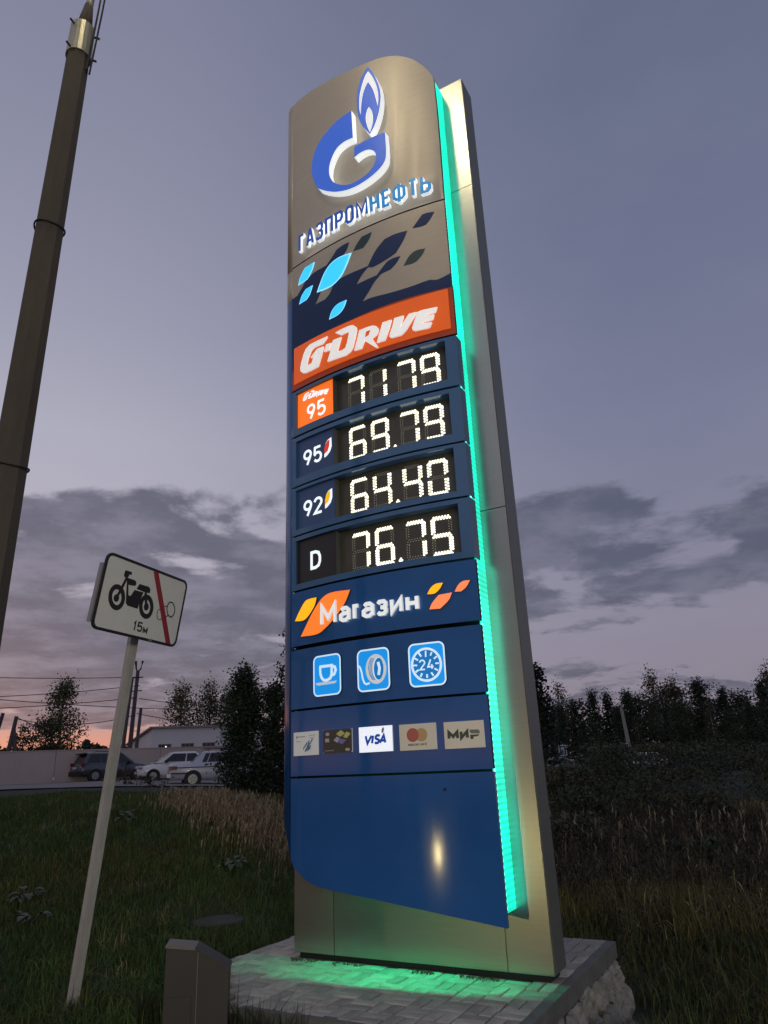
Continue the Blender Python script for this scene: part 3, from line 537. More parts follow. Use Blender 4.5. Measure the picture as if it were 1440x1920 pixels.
for i, ch in enumerate(word):
    w_ = wid[i] * sc_
    ribbons_mesh('name_letter', glyph(ch, u, u + w_, 7.06, 7.298, .036), .036, .006, .050, [MT['word_dark'] if i < 7 else MT['word_light'], MT['side_glow']], logo)
    u += w_ + gap * sc_
# pattern panel
pat = art('pattern_panel', rect(U0, U1, 5.905, 6.945), -.035, 0, [MT['champ'], MT['dark']], tower)
art('navy_wave', ART['navy_field'], 0, .003, MT['navy'], pat)
for k in ('leaf_n1',): art('pattern_leaf', ART[k], 0, .003, MT['navy'], pat)
for k in ('leaf_t1', 'leaf_t2'): art('pattern_leaf', ART[k], 0, .003, MT['teal'], pat)
for k in ('leaf_b0', 'leaf_b1', 'leaf_b2', 'leaf_b3'):
    P_ = ART[k]; c = (sum(p[0] for p in P_) / len(P_), sum(p[1] for p in P_) / len(P_))
    o = art('lit_leaf', P_, 0, .006, MT['sky_edge'], pat)
    art('lit_leaf', [(c[0] + (p[0] - c[0]) * .90, c[1] + (p[1] - c[1]) * .93) for p in P_], .004, .0085, MT['sky_lit'], pat)
# orange brand panel
brand = art('brand_panel', rect(U0, U1 + .005, 5.345, 5.892), -.035, .0, [MT['orange_frame'], MT['dark']], tower)
art('lit_face', rect(.142, 2.012, 5.408, 5.858), 0, .012, MT['orange_face'], brand)
for k in 'G-DRIVE':
    art('brand_letter', ART['gdrive'][k], .012, .03, MT['white_gd'], brand)
art('letter_counter', ART['gdrive']['Rhole'], .03, .033, MT['orange_face'], brand)
# four price panels
SEG = {'0': 'abcdef', '1': 'bc', '4': 'fgbc', '5': 'afgcd', '6': 'afgedc', '7': 'abc', '9': 'abgfcd'}
DU = [(.818, 1.014), (1.078, 1.272), (1.396, 1.587), (1.643, 1.834)]
def dots_of(u0, u1, z0, z1):
    out = {}
    p = .0262; w_, h_ = u1 - u0, z1 - z0; zm = (z0 + z1) / 2
    def hor(zc):
        L_ = []; n = int(round((w_ - .03) / p))
        for k in range(n + 1):
            x = u0 + .015 + (w_ - .03) * k / n
            L_ += [(x, zc - .010 + .003), (x + p * .5, zc + .012)] if k < n else [(x, zc - .007)]
        return L_
    def ver(uc, a, b_):
        L_ = []; n = int(round((b_ - a) / p))
        for k in range(n + 1):
            z = a + (b_ - a) * k / n
            L_ += [(uc - .011, z), (uc + .011, z + p * .5 if k < n else z)]
        return L_
    out['a'] = hor(z1 - .014); out['g'] = hor(zm); out['d'] = hor(z0 + .014)
    out['f'] = ver(u0 + .016, zm + .03, z1 - .03); out['b'] = ver(u1 - .016, zm + .03, z1 - .03)
    out['e'] = ver(u0 + .016, z0 + .03, zm - .03); out['c'] = ver(u1 - .016, z0 + .03, zm - .03)
    return out
def dot_mesh(name, lit, unlit, off, parent):
    V = []; F = []; FM = []
    for L_, r, mi in ((lit, .0116, 0), (unlit, .0055, 1)):
        for u_, z_ in L_:
            b0 = len(V); V += [TP(u_ + r * math.cos(k * math.pi / 3), off, z_ + r * math.sin(k * math.pi / 3)) for k in range(6)]
            V.append(TP(u_, off + r * .8, z_))
            for k in range(6): F.append([b0 + k, b0 + (k + 1) % 6, b0 + 6]); FM.append(mi)
    return new_mesh(name, V, F, [MT['led'], MT['led_dim']], parent, False, FM)
zs = [(4.795, 5.325, 4.885, 5.280, 4.880, 5.222), (4.226, 4.772, 4.322, 4.715, 4.322, 4.668), (3.700, 4.208, 3.768, 4.165, 3.768, 4.112), (3.140, 3.682, 3.210, 3.628, 3.212, 3.568)]
prices = [('7179', 0), ('6979', 1), ('6440', 1), ('7675', 1)]
labels = ['orange grade plate reading 95 under the small brand name', 'dark blue grade plate reading 95 with a red leaf', 'dark blue grade plate reading 92 with a yellow leaf', 'black grade plate with a white letter D']
for i in range(4):
    z0, z1, a, b_, d0, d1 = zs[i]
    fr = [rect(U0, .165, z0, z1), rect(1.94, U1, z0, z1), rect(.165, 1.94, z0, a - .012), rect(.165, 1.94, b_ + .012, z1)]
    pp = art('price_panel', fr, -.12, 0, [MT['blue_price'], MT['blue_price']], tower)
    art('display', rect(.672, 1.938, a - .014, b_ + .014), -.125, -.102, MT['display'], pp)
    gp = art('grade_plate', rect(.167, .668, a - .010, b_ + .010), -.110, -.030, [MT[['plate_orange', 'plate_blue', 'plate_blue', 'plate_black'][i]], MT['dark']], pp)
    gp['label'] = labels[i]
    art('plate_edge', rect(.669, .6735, a - .01, b_ + .01), -.12, -.034, MT['silver_side'], pp)
    if i == 0:
        for k, P_ in ART['gdrive_small'].items(): art('plate_letter', P_, -.03, -.0275, MT['white_num'], pp)
        for ch, u0, u1 in (('9', .305, .425), ('5', .448, .570)): ribbons_mesh('numeral', glyph(ch, u0, u1, 4.928, 5.112, .027), .027, -.03, -.0275, MT['white_num'], pp)
    elif i < 3:
        zz0, zz1 = ((4.418, 4.600), (3.866, 4.046))[i - 1]
        for ch, u0, u1 in (('9', .252, .372), ('5' if i == 1 else '2', .392, .512)): ribbons_mesh('numeral', glyph(ch, u0, u1, zz0, zz1, .027), .027, -.03, -.0275, MT['white_num'], pp)
        art('plate_leaf', ART['g95w' if i == 1 else 'g92w'], -.03, -.0275, MT['white_num'], pp)
        art('plate_leaf', ART['g95r' if i == 1 else 'g92y'], -.0275, -.0255, MT['red_drop' if i == 1 else 'yel_drop'], pp)
    else:
        ribbons_mesh('numeral', glyph('D', .345, .484, 3.314, 3.500, .030), .030, -.03, -.0275, MT['white_num'], pp)
    s, dot = prices[i]; up_ = .045 * (d0 - 1.75) / 5.4; d0 += up_; d1 += up_
    for k, ch in enumerate(s):
        D_ = dots_of(*DU[k], d0, d1); lit = []; un = []
        for sg, L_ in D_.items(): (lit if sg in SEG[ch] else un).extend(L_)
        if k == 1 and dot: dot_mesh('decimal_point', [(1.322, d0 + .014), (1.344, d0 + .014), (1.333, d0 + .03), (1.333, d0 + .002)], [], -.100, pp)
        dot_mesh('digit', lit, un, -.100, pp)
# shop panel
shop = art('shop_panel', rect(U0, U1, 2.602, 3.120), -.035, 0, [MT['blue'], MT['dark']], tower)
for k, mm in (('shop_y1', 'shop_yellow'), ('shop_o1', 'shop_orange'), ('shop_y2', 'shop_yellow'), ('shop_o2', 'shop_coral'), ('shop_o3', 'shop_coral')):
    art('shop_leaf', ART[k], 0, .015, [MT[mm], MT['dark']], shop)
for ch, u0, u1, zt in (('М', .513, .703, 2.938), ('а', .737, .860, 2.878), ('Г', .889, .962, 2.878), ('а', .988, 1.114, 2.878), ('З', 1.138, 1.246, 2.878), ('И', 1.274, 1.396, 2.878), ('Н', 1.424, 1.545, 2.878)):
    ribbons_mesh('shop_letter', glyph(ch, u0, u1, 2.736, zt, .033), .033, .0155, .038, [MT['white_lit'], MT['icon_grey']], shop)
# icons
icp = art('icon_panel', rect(U0, U1, 2.030, 2.566), -.035, 0, [MT['blue'], MT['dark']], tower)
def icon(u0, u1, z0, z1, lab):
    p = art('icon_plate', rrect(u0, u1, z0, z1, .05), 0, .018, [MT['icon_blue'], MT['dark']], icp)
    ribbons_mesh('icon_border', [(rrect(u0 + .006, u1 - .006, z0 + .006, z1 - .006, .046), True)], .013, .018, .0205, MT['icon_line'], icp)
    p['label'] = lab
c_ = ART['cup']; icon(.412, .734, 2.115, 2.473, 'blue plate with a cup on a saucer')
ribbons_mesh('cup', [(c_['body'], False), (c_['top'], False), (c_['handle'], False)], .024, .0185, .021, MT['icon_line'], icp)
art('saucer', c_['saucer'], .0185, .021, MT['icon_grey'], icp)
r_ = ART['reel']; icon(.913, 1.236, 2.110, 2.467, 'blue plate with a tyre and an air hose')
art('tyre_shape', r_['tyre'], .0185, .0205, MT['icon_grey'], icp); art('rim_shape', r_['rimring'], .0205, .0215, MT['icon_line'], icp); art('rim_shape', r_['rim'], .0215, .0225, MT['icon_in'], icp)
ribbons_mesh('tyre_groove', [(r_[k], False) for k in ('g1', 'g2', 'g3')], .006, .0205, .0212, MT['icon_in'], icp)
ribbons_mesh('hub_shape', [(r_['hub'], False)], .026, .0225, .0232, MT['icon_line'], icp); ribbons_mesh('hose', [(r_['cable'], False)], .015, .0185, .021, MT['icon_line'], icp)
k_ = ART['clock']; icon(1.417, 1.739, 2.107, 2.462, 'blue plate with a clock face and the number 24')
art('clock_face', k_['ring'], .0184, .0190, MT['icon_in'], icp)
ribbons_mesh('clock_ring', [(k_['ring'], True)], .019, .0185, .021, MT['icon_line'], icp); cm_ = ribbons_mesh('clock_marks', [(t_, False) for t_ in k_['ticks']], .013, .019, .021, MT['icon_line'], icp); cm_['kind'] = 'stuff'
ribbons_mesh('clock_number', glyph('2', 1.510, 1.566, 2.238, 2.326, .012) + glyph('4', 1.582, 1.642, 2.238, 2.326, .012), .012, .019, .021, MT['icon_line'], icp)
# cards
cdp = art('card_panel', rect(U0, U1, 1.456, 2.010), -.035, 0, [MT['blue'], MT['dark']], tower)
def card(u0, u1, z0, z1, m_, lab): c = art('card', rect(u0, u1, z0, z1), 0, .013, [MT[m_], MT['card_w']], cdp); c['label'] = lab; return c
card(.152, .458, 1.626, 1.826, 'card_w', 'pale card with faint blue leaf marks')
rr = random.Random(5)
LV = []
for (lx, lz) in ((.285, 1.690), (.300, 1.705), (.315, 1.72), (.33, 1.70), (.345, 1.735), (.35, 1.712), (.37, 1.73), (.385, 1.75), (.315, 1.675), (.34, 1.68), (.36, 1.69)):
    s_ = rr.uniform(.012, .022); LV.append([(lx - s_ * .7, lz - s_), (lx + s_ * .25, lz - s_ * .35), (lx + s_ * .7, lz + s_), (lx - s_ * .25, lz + s_ * .35)])
art('card_leaf_print', LV, .013, .0145, MT['cb'], cdp)['kind'] = 'stuff'
art('card_line_print', [rect(.188, .30, 1.782, 1.789), rect(.35, .43, 1.790, 1.794), rect(.188, .24, 1.745, 1.749), [(.185, 1.775), (.197, 1.772), (.205, 1.798), (.193, 1.795)], rect(.36, .415, 1.772, 1.775)], .013, .0145, MT['cgrey'], cdp)['kind'] = 'stuff'
card(.518, .834, 1.632, 1.824, 'card_d', 'dark brown card with lime and violet tiles')
for k, mm in (('a', 'cy'), ('b', 'cy'), ('c', 'cl'), ('d', 'cp'), ('chip', 'cg'), ('blob', 'cl'), ('emb', 'cg')): art('card_print', ART['cd'][k], .013, .0145, MT[mm], cdp)
art('card_print', [rect(.535, .625, 1.650, 1.656), [(.628, 1.648), (.634, 1.646), (.638, 1.662), (.632, 1.66)]], .013, .0145, MT['cgrey'], cdp)
for uu, z_ in ((.523, 1.819), (.829, 1.819), (.523, 1.637), (.829, 1.637)): art('card_stud', rect(uu - .004, uu + .004, z_ - .004, z_ + .004), .013, .016, MT['cg'], cdp)
card(.907, 1.233, 1.622, 1.824, 'card_v', 'bright white card with blue capital letters')
for ch, u0, u1 in (('V', .950, 1.028), ('I', 1.018, 1.050), ('S', 1.052, 1.108), ('A', 1.100, 1.172)): ribbons_mesh('card_letter', glyph(ch, u0, u1, 1.681, 1.761, .020, .22), .020, .013, .0150, MT['visa_blue'], cdp)
art('card_stain', [[(1.135, 1.80), (1.15, 1.815), (1.158, 1.80), (1.15, 1.775), (1.142, 1.765), (1.130, 1.775)]], .013, .0142, MT['cgrey'], cdp)
card(1.297, 1.618, 1.619, 1.821, 'card_b', 'beige card with overlapping red and tan discs')
def disc(u_, z_, r, n=24): return [(u_ + r * math.cos(2 * math.pi * k / n), z_ + r * math.sin(2 * math.pi * k / n)) for k in range(n)]
art('card_disc', disc(1.417, 1.736, .054), .013, .0145, MT['mc_red'], cdp); art('card_disc', disc(1.492, 1.734, .052), .0130, .0141, MT['mc_yel'], cdp)
u = 1.374
for ch, w_ in zip('mastercard', (1.5, 1, .9, .7, 1, .7, .9, 1, .7, 1)):
    ww = w_ * .0128; ribbons_mesh('card_letter', glyph('а' if ch == 'a' else ch, u, u + ww, 1.652, 1.669, .0034), .0034, .013, .0145, MT['ink'], cdp); u += ww + .0042
card(1.686, 2.005, 1.615, 1.817, 'card_b', 'beige card with green block letters')
for ch, u0, u1 in (('М', 1.713, 1.806), ('И', 1.813, 1.885)): ribbons_mesh('card_letter', glyph(ch, u0, u1, 1.680, 1.751, .024), .024, .013, .0150, MT['mir'], cdp)
art('card_letter', [[(1.897, 1.680), (1.921, 1.680), (1.921, 1.697), (1.955, 1.699), (1.968, 1.712), (1.897, 1.712)]], .013, .0150, MT['mir'], cdp)
art('card_letter', [[(1.893, 1.750), (1.895, 1.735), (1.905, 1.722), (1.97, 1.718), (1.974, 1.735), (1.962, 1.749)]], .013, .0150, MT['mir2'], cdp)
# lower panel with the swept bottom edge
bot = [tuple(p) for p in ART['outline_bot'] if p[0] > U0]
low = art('lower_panel', [(U0, 1.437)] + [(U0, .80)] + bot[:-1] + [(U1, .383), (U1, 1.437)], -.035, 0, [MT['blue'], MT['blue']], tower)
art('plug', disc(1.657, 1.32, .011, 10), 0, .006, MT['dark'], low)
# carrier behind the panels: seen as the dark line in every joint
art('carrier', [rect(.09, 2.03, 1.40, 8.55)], -.15, -.135, MT['dark'], tower)
# green light: strip along the right flank, modules at its front lip, tube under the skirt
sb = MB()
sb.box((2.028, -.208, .47), (2.040, -.003, 8.66)); strip = sb.build('light_strip', MT['strip'], tower)
V = []; F = []
z = .49
db = MB()
while z < 8.62:
    db.box((2.0405, -.213, z), (2.0475, -.200, z + .022)); z += .045
db.build('light_modules', MT['strip_dot'], tower)['kind'] = 'stuff'
tb = MB()
L_ = [(.52, 1.02), (.70, .99), (1.0, .95), (1.45, .90), (1.92, .84)]
for (ua, za), (ub, zb) in zip(L_[:-1], L_[1:]):
    tb.tube([(ua, -.10, za), (ub, -.10, zb)], .008, 6)
tb.build('light_tube', MT['strip_down'], tower)
for ua, za in ((.425, .66), (1.955, .55)): MB().box((ua - .006, -.19, za), (ua + .006, -.003, za + .50)).build('tube_light_baffle', MT['dark'], tower)  # unseen baffles, added to keep the green light from spilling sideways
# ------------------------------------------------------------------ paved base of the tower (tower frame)
plat = empty('paved_plinth', tower.location, ANG); tag(plat, kind='structure')
PU0, PU1, PV0, PV1 = -.52, 2.372, -1.43, 1.215      # u range, v range (v towards the viewer)
def tl(u, v, z): return (u, -v, z - .25)
MB().prism([tl(u, v, 0)[:2] for u, v in ((PU0 + .02, PV0 + .02), (PU1 - .05, PV0 + .02), (PU1 - .05, PV1 - .02), (PU0 + .88, PV1 - .02), (PU0 + .02, PV1 - .88))], 2, -.85, -.065).build('plinth_core', MT['mortar'], plat)
rp = random.Random(11)
def brick_mesh(L, Wd, k):
    b = MB(); j = lambda: rp.uniform(-.003, .003)
    e = .006; hx, hy = L / 2 - .004, Wd / 2 - .004
    v = [(-hx + j(), -hy + j(), -.06), (hx + j(), -hy + j(), -.06), (hx + j(), hy + j(), -.06), (-hx + j(), hy + j(), -.06)]
    v += [(x, y, -e) for x, y, _ in v]; v += [(x * (1 - e / hx), y * (1 - e / hy), rp.uniform(-.001, .001)) for x, y, _ in v[:4]]
    f = [[0, 3, 2, 1], [8, 9, 10, 11]] + [[i, (i + 1) % 4, 4 + (i + 1) % 4, 4 + i] for i in range(4)] + [[4 + i, 4 + (i + 1) % 4, 8 + (i + 1) % 4, 8 + i] for i in range(4)]
    o = new_mesh('paver', v, f, MT[('paver', 'paver', 'paver2', 'paver3')[k % 4]]); me = o.data; bpy.data.objects.remove(o); return me
PM = [brick_mesh(.2, .1, k) for k in range(8)]
rest = MB(); npv = 0
def lay(u, v, rot):
    global npv
    vis = (v > .0 or u < -.05 or u > 2.25) and u < PU1 - .06
    dz = rp.uniform(-.004, .004)
    if (u - PU0) + (PV1 - v) < .95: return
    if u > PU1 - .03 or v > PV1 - .03 or v < PV0 + .03 or u < PU0 + .03: return
    if not vis or npv >= 298:
        if -.25 < v < 0 and .0 < u < 2.2: return
        hx, hy = (.096, .046) if not rot else (.046, .096)
        rest.box((u - hx, -v - hy, -.06), (u + hx, -v + hy, dz)); return
    o = bpy.data.objects.new('paver', PM[rp.randrange(8)]); COL.objects.link(o); o.parent = plat
    o.location = (u + rp.uniform(-.002, .002), -v + rp.uniform(-.002, .002), dz); o.rotation_euler = (rp.uniform(-.012, .012), rp.uniform(-.01, .01), (math.pi / 2 if rot else 0) + rp.uniform(-.012, .012)); npv += 1
nu, nv_ = int((PU1 - PU0) / .2) + 1, int((PV1 - PV0) / .2) + 1
for jv in range(nv_):
    for iu in range(nu):
        u = PU0 + .1 + iu * .202; v = PV1 - .13 - jv * .202
        if (iu + jv) % 2: lay(u, v + .0505, False); lay(u, v - .0505, False)
        else: lay(u - .0505, v, True); lay(u + .0505, v, True)
if rest.v: tag(rest.build('paver_field', MT['paver2'], plat), kind='stuff')
# edging slabs on the right and the front side
L_ = .53
v = PV0
while v < PV1 - .05:
    v1 = min(v + L_, PV1 + .03)
    b = MB().hexa([tl(u, q, z) for z in (.13, .249) for q in (v1 - .005, v + .005) for u in (PU1 - .065, PU1 + .012)]); b.build('edging_slab', MT['edging'], plat); v += L_
u = PU0 + .95
while u < PU1 - .1:
    u1 = min(u + L_, PU1 - .07)
    MB().hexa([tl(q, p, z) for z in (.10, .246) for p in (PV1 + .012, PV1 - .065) for q in (u + .004, u1 - .004)]).build('edging_slab', MT['edging'], plat); u += L_
# rubble stones of the retaining face (right side), each its own stone
def stone(cv, cz, wv, hz, seed):
    r_ = random.Random(seed); n = 12
    ring = []
    for k in range(n):
        a = 2 * math.pi * k / n + r_.uniform(-.12, .12); s_ = r_.uniform(.90, 1.10)
        q = max(abs(math.cos(a)), abs(math.sin(a))); ring.append((cv + wv / 2 * math.cos(a) / q ** .85 * s_, cz + hz / 2 * math.sin(a) / q ** .85 * s_))
    V = []; F = []
    batter = lambda z: (.13 - z) * .22
    lv = [(-.05, 1.04), (.016, .985), (.034, .84), (.046, .56), (.044, .26)]
    for d, s_ in lv:
        for a, b_ in ring:
            pv, pz = cv + (a - cv) * s_ + r_.uniform(-.014, .014), cz + (b_ - cz) * s_ + r_.uniform(-.014, .014)
            V.append(tl(PU1 - .02 + batter(pz) + d + (r_.uniform(-.018, .020) if d > 0 else 0), pv, pz))
    V.append(tl(PU1 - .02 + batter(cz) + .045, cv, cz)); m_ = len(lv)
    for l in range(m_ - 1):
        for k in range(n): F.append([l * n + k, l * n + (k + 1) % n, (l + 1) * n + (k + 1) % n, (l + 1) * n + k])
    for k in range(n): F.append([(m_ - 1) * n + k, (m_ - 1) * n + (k + 1) % n, m_ * n])
    b = MB(); b.add(V, F); b.build('rubble_stone', MT['stone'], plat)
si = 0
for row, (cz, hz) in enumerate(((.03, .21), (-.18, .23), (-.40, .24))):
    v = PV0 - (.06 if row % 2 else 0)
    while v < PV1:
        w_ = rp.uniform(.26, .50); stone(v + w_ / 2, cz + rp.uniform(-.02, .02), w_ * 1.0, hz * rp.uniform(.95, 1.1), 100 + si); si += 1; v += w_
MB().hexa([tl(u, v, z) for z in (-.6, .128) for v in (PV1 - .02, PV0 + .02) for u in ((PU1 - .06), (PU1 - .01 if z > 0 else PU1 + .12))]).build('mortar_bed', MT['mortar'], plat)

# ------------------------------------------------------------------ moped ban sign on its leaning post
sg = empty('road_sign', (-2.68, 6.68, -.05))
tag(sg, 'white moped plate with a red stripe and the words 15 м on a leaning grey post', 'road sign')
d_ = Vector((.3083, .9513, 0)).normalized(); n_ = Vector((.939, -.304, -.160)).normalized(); v_ = n_.cross(d_); v_ = v_ if v_.z > 0 else -v_
P0 = Vector((-2.230, 6.537, 2.958)) + n_ * .04
def SP(s, off, t): q = P0 + d_ * s + v_ * t + n_ * off - Vector(sg.location); return tuple(q)
def rfl(s0, s1, t0, t1, r): return rrect(s0, s1, t0, t1, r)
S0, S1, T0, T1 = -.800, .383, -.028, .621
kw = dict(step=0, mp=SP)
plate = art('sign_plate', rfl(S0, S1, T0, T1, .07), -.018, 0, [MT['sign_white'], MT['sign_back']], sg, **kw)
ribbons_mesh('plate_border', [(rfl(S0 + .009, S1 - .009, T0 + .009, T1 - .009, .062), True)], .024, -.012, .003, MT['sign_black'], plate, mp=SP)
art('red_stripe', SIGN['stripe'], 0, .003, MT['sign_red'], plate, **kw)
def ring(c, k=.66):
    cx_ = sum(p[0] for p in c) / len(c); cz_ = sum(p[1] for p in c) / len(c); q = (1 + k) / 2
    return [(cx_ + (p[0] - cx_) * q, cz_ + (p[1] - cz_) * q) for p in c]
for nm in ('fw_o', 'rw_o'): ribbons_mesh('moped_wheel', [(ring(SIGN[nm], .62), True)], .043, 0, .003, MT['sign_black'], plate, mp=SP)
for nm in ('h1', 'h2'): art('wheel_hub', disc(SIGN[nm][0][0], SIGN[nm][0][1], .033, 14), 0, .0035, MT['sign_black'], plate, **kw)
art('moped_bar', SIGN['bar'], 0, .003, MT['sign_black'], plate, **kw); art('moped_body', SIGN['tank'], 0, .003, MT['sign_black'], plate, **kw); art('moped_seat', SIGN['seat'], 0, .003, MT['sign_black'], plate, **kw)
ribbons_mesh('moped_fork', [(SIGN['fork'], False)], .026, 0, .0036, MT['sign_black'], plate, mp=SP); ribbons_mesh('moped_fork', [(SIGN['rfork'], False)], .030, 0, .0036, MT['sign_black'], plate, mp=SP)
for ch, a, b_, z0, z1 in (('1', -.288, -.252, .029, .120), ('5', -.236, -.160, .033, .121), ('М', -.148, -.083, .027, .085)): ribbons_mesh('plate_letter', glyph(ch, a, b_, z0, z1, .014), .014, 0, .003, MT['sign_black'], plate, mp=SP)
ribbons_mesh('plate_circle', [(SIGN['c1'], True)], .011, 0, .0024, MT['sign_black'], plate, mp=SP); ribbons_mesh('plate_circle', [(SIGN['c2'], True)], .006, 0, .0024, MT['sign_black'], plate, mp=SP)
ribbons_mesh('plate_line', [(SIGN['link'], False), (SIGN['link2'], False)], .008, 0, .0024, MT['sign_black'], plate, mp=SP)
# rails and clamp behind the plate
def obox(name, c, ax, ay, az, sx_, sy_, sz_, m_, par, org):
    V = [(Vector(c) + ax * (sx_ * i) + ay * (sy_ * j) + az * (sz_ * k)) - org for k in (-.5, .5) for j in (-.5, .5) for i in (-.5, .5)]
    return MB().hexa(V).build(name, m_, par)
so = Vector(sg.location)
for s_ in (S0 - .004,): obox('plate_rail', P0 + d_ * s_ + v_ * .27 - n_ * .036, d_, v_, n_, .012, .50, .034, MT['sign_back'], sg, so)
for t_ in (.12, .48): obox('plate_rail', P0 + d_ * -.21 + v_ * t_ - n_ * .033, d_, v_, n_, 1.1, .03, .028, MT['sign_back'], sg, so)
pa = Vector((-2.700, 6.700, -.1)); 
PT = Vector((-2.370, 6.545, 2.95))
pd = (PT - pa).normalized(); pt = pa + pd * 3.62
qx = Vector((.80, -.60, 0)); qx = (qx - pd * qx.dot(pd)).normalized(); qy = pd.cross(qx)
obox('sign_post', (pa + pt) / 2, qx, qy, pd, .056, .078, (pt - pa).length, MT['post'], sg, so)
MB().tube([(-.02, .02, -.1), (-.015, .015, .09)], [.15, .11], 10).build('footing', MT['edging'], sg)
for t_ in (.12, .48): obox('clamp', P0 + d_ * -.035 + v_ * t_ - n_ * .085, d_, v_, n_, .13, .05, .11, MT['sign_back'], sg, so)
(obox('bolt', P0 + d_ * -.02 + v_ * -.012 + n_ * .004, d_, v_, n_, .03, .02, .012, MT['galv'], sg, so))

# ------------------------------------------------------------------ grey cabinet at the lower edge of the frame
cb = empty('metal_cabinet', (-1.36, 5.40, 0), R(8)); tag(cb, 'low dark grey metal cabinet with a chamfered top standing before the paved base', 'cabinet')
MB().prism([(-.205, -.1), (.205, -.1), (.205, .535), (-.02, .667), (-.205, .690)], 1, 0, .20).build('body', MT['box'], cb)
MB().prism([(-.209, .684), (-.018, .660), (-.016, .674), (-.209, .700)], 1, -.006, .205).build('lid', MT['boxlip'], cb)
MB().prism([(-.018, .662), (.212, .528), (.216, .540), (-.014, .676)], 1, -.004, .203).build('lid', MT['box'], cb)
MB().box((-.198, -.008, .02), (-.03, -.001, .40)).build('door_panel', MT['box'], cb)
for x_, z_ in ((-.17, .36), (-.06, .36), (-.17, .08), (-.06, .08)): MB().tube([(x_, -.010, z_), (x_, -.0145, z_)], .006, 8).build('screw', MT['steel_dark'], cb)
MB().box((.001, -.004, .02), (.006, -.0005, .645)).build('seam_strip', MT['boxlip'], cb)
MB().hexa([(x_, y_, z_) for z_ in (-.1, .03) for y_ in (-.05, .25) for x_ in (-.25, .25)]).build('footing', MT['edging'], cb)
# ------------------------------------------------------------------ round well cover in the grass
wc = empty('well_cover', (-2.06, 9.05, H(-2.06, 9.05) + .015)); tag(wc, 'round mossy concrete well cover lying in the grass', 'manhole')
b = MB(); n = 28; rad = .30
b.add([(rad * math.cos(2 * math.pi * k / n) * 1.0, rad * math.sin(2 * math.pi * k / n), z_) for z_, in ((-.1,), (.03,)) for k in range(n)] + [(.94 * rad * math.cos(2 * math.pi * k / n), .94 * rad * math.sin(2 * math.pi * k / n), .042) for k in range(n)] + [(0, 0, .05)],
      [[k, (k + 1) % n, n + (k + 1) % n, n + k] for k in range(n)] + [[n + k, n + (k + 1) % n, 2 * n + (k + 1) % n, 2 * n + k] for k in range(n)] + [[2 * n + k, 2 * n + (k + 1) % n, 3 * n] for k in range(n)])
b.build('disc', MT['manhole'], wc)
MB().tube([(.20, -.05, .04), (.20, -.05, .09), (.20, .05, .09), (.20, .05, .04)], .008, 6).build('lift_handle', MT['steel_dark'], wc)

# ------------------------------------------------------------------ street lamp
lp = empty('street_lamp', (-2.93, 5.0, -.6)); tag(lp, 'tall concrete street lamp post at the left edge with a lit yellow collar', 'street lamp')
def pole_pt(z): return (.016 * (z - 4.2) / 1.0 * 1.0 + .06, 0, z + .6)
b = MB()
def ngon_ring(c, r, n=10, ph=0): return [(c[0] + r * math.cos(2 * math.pi * k / n + ph), c[1] + r * math.sin(2 * math.pi * k / n + ph), c[2]) for k in range(n)]
zz_ = [-.6 + .6 * k for k in range(16)] + [8.72]
V = []
for z_ in zz_: V += ngon_ring(pole_pt(z_), .150 - .0048 * (z_ + .6), 8, .25)
F = [[i * 8 + k, i * 8 + (k + 1) % 8, (i + 1) * 8 + (k + 1) % 8, (i + 1) * 8 + k] for i in range(len(zz_) - 1) for k in range(8)] + [[(len(zz_) - 1) * 8 + k for k in range(8)]]
b.add(V, F); b.build('concrete_post', MT['concrete'], lp)
V = ngon_ring(pole_pt(8.40), .117, 20) + ngon_ring(pole_pt(8.80), .113, 20) + ngon_ring(pole_pt(8.80), .100, 20) + ngon_ring(pole_pt(8.40), .104, 20)
b = MB(); b.add(V, [[r_ * 20 + k, r_ * 20 + (k + 1) % 20, ((r_ + 1) % 4) * 20 + (k + 1) % 20, ((r_ + 1) % 4) * 20 + k] for r_ in range(4) for k in range(20)]); b.build('collar', MT['galv'], lp)
for z_ in (8.43, 8.74):
    for a in (.4, 2.6, 4.4):
        c = pole_pt(z_); MB().tube([(c[0] + .10 * math.cos(a), c[1] + .10 * math.sin(a), c[2]), (c[0] + .165 * math.cos(a), c[1] + .165 * math.sin(a), c[2])], .011, 6).build('bolt', MT['steel_dark'], lp)
def band(z_, r):
    c = pole_pt(z_); pts = [(c[0] + r * math.cos(2 * math.pi * k / 24), c[1] + r * math.sin(2 * math.pi * k / 24), c[2] + .015 * math.sin(4 * math.pi * k / 24)) for k in range(25)]
    MB().tube(pts, .008, 6).build('wire_tie', MT['wire'], lp)
band(6.32, .124); band(4.03, .135)
t0 = pole_pt(8.6)
MB().tube([(t0[0] + .03, -.02, t0[2]), (t0[0] + .06, -.03, t0[2] + .7), (t0[0] + .16, -.08, t0[2] + 1.5), (t0[0] + .35, -.60, t0[2] + 3.1), (t0[0] + .55, -1.35, t0[2] + 4.3)], [.036, .036, .034, .032, .03], 10).build('arm', MT['galv'], lp, True)
MB().tube([(t0[0] + .02, -.02, t0[2] + .1), (t0[0] + .045, -.025, t0[2] + .5)], [.085, .04], 10).build('arm_socket', MT['concrete'], lp, True)
for dx, dy in ((.125, -.02), (.15, .0), (.14, -.05)):
    MB().tube([(t0[0] + dx * .85, dy, t0[2] - .42), (t0[0] + dx * 1.15, dy, t0[2] + .4), (t0[0] + dx * 1.45, dy - .02, t0[2] + 1.2)], .010, 6).build('cable', MT['wire'], lp)
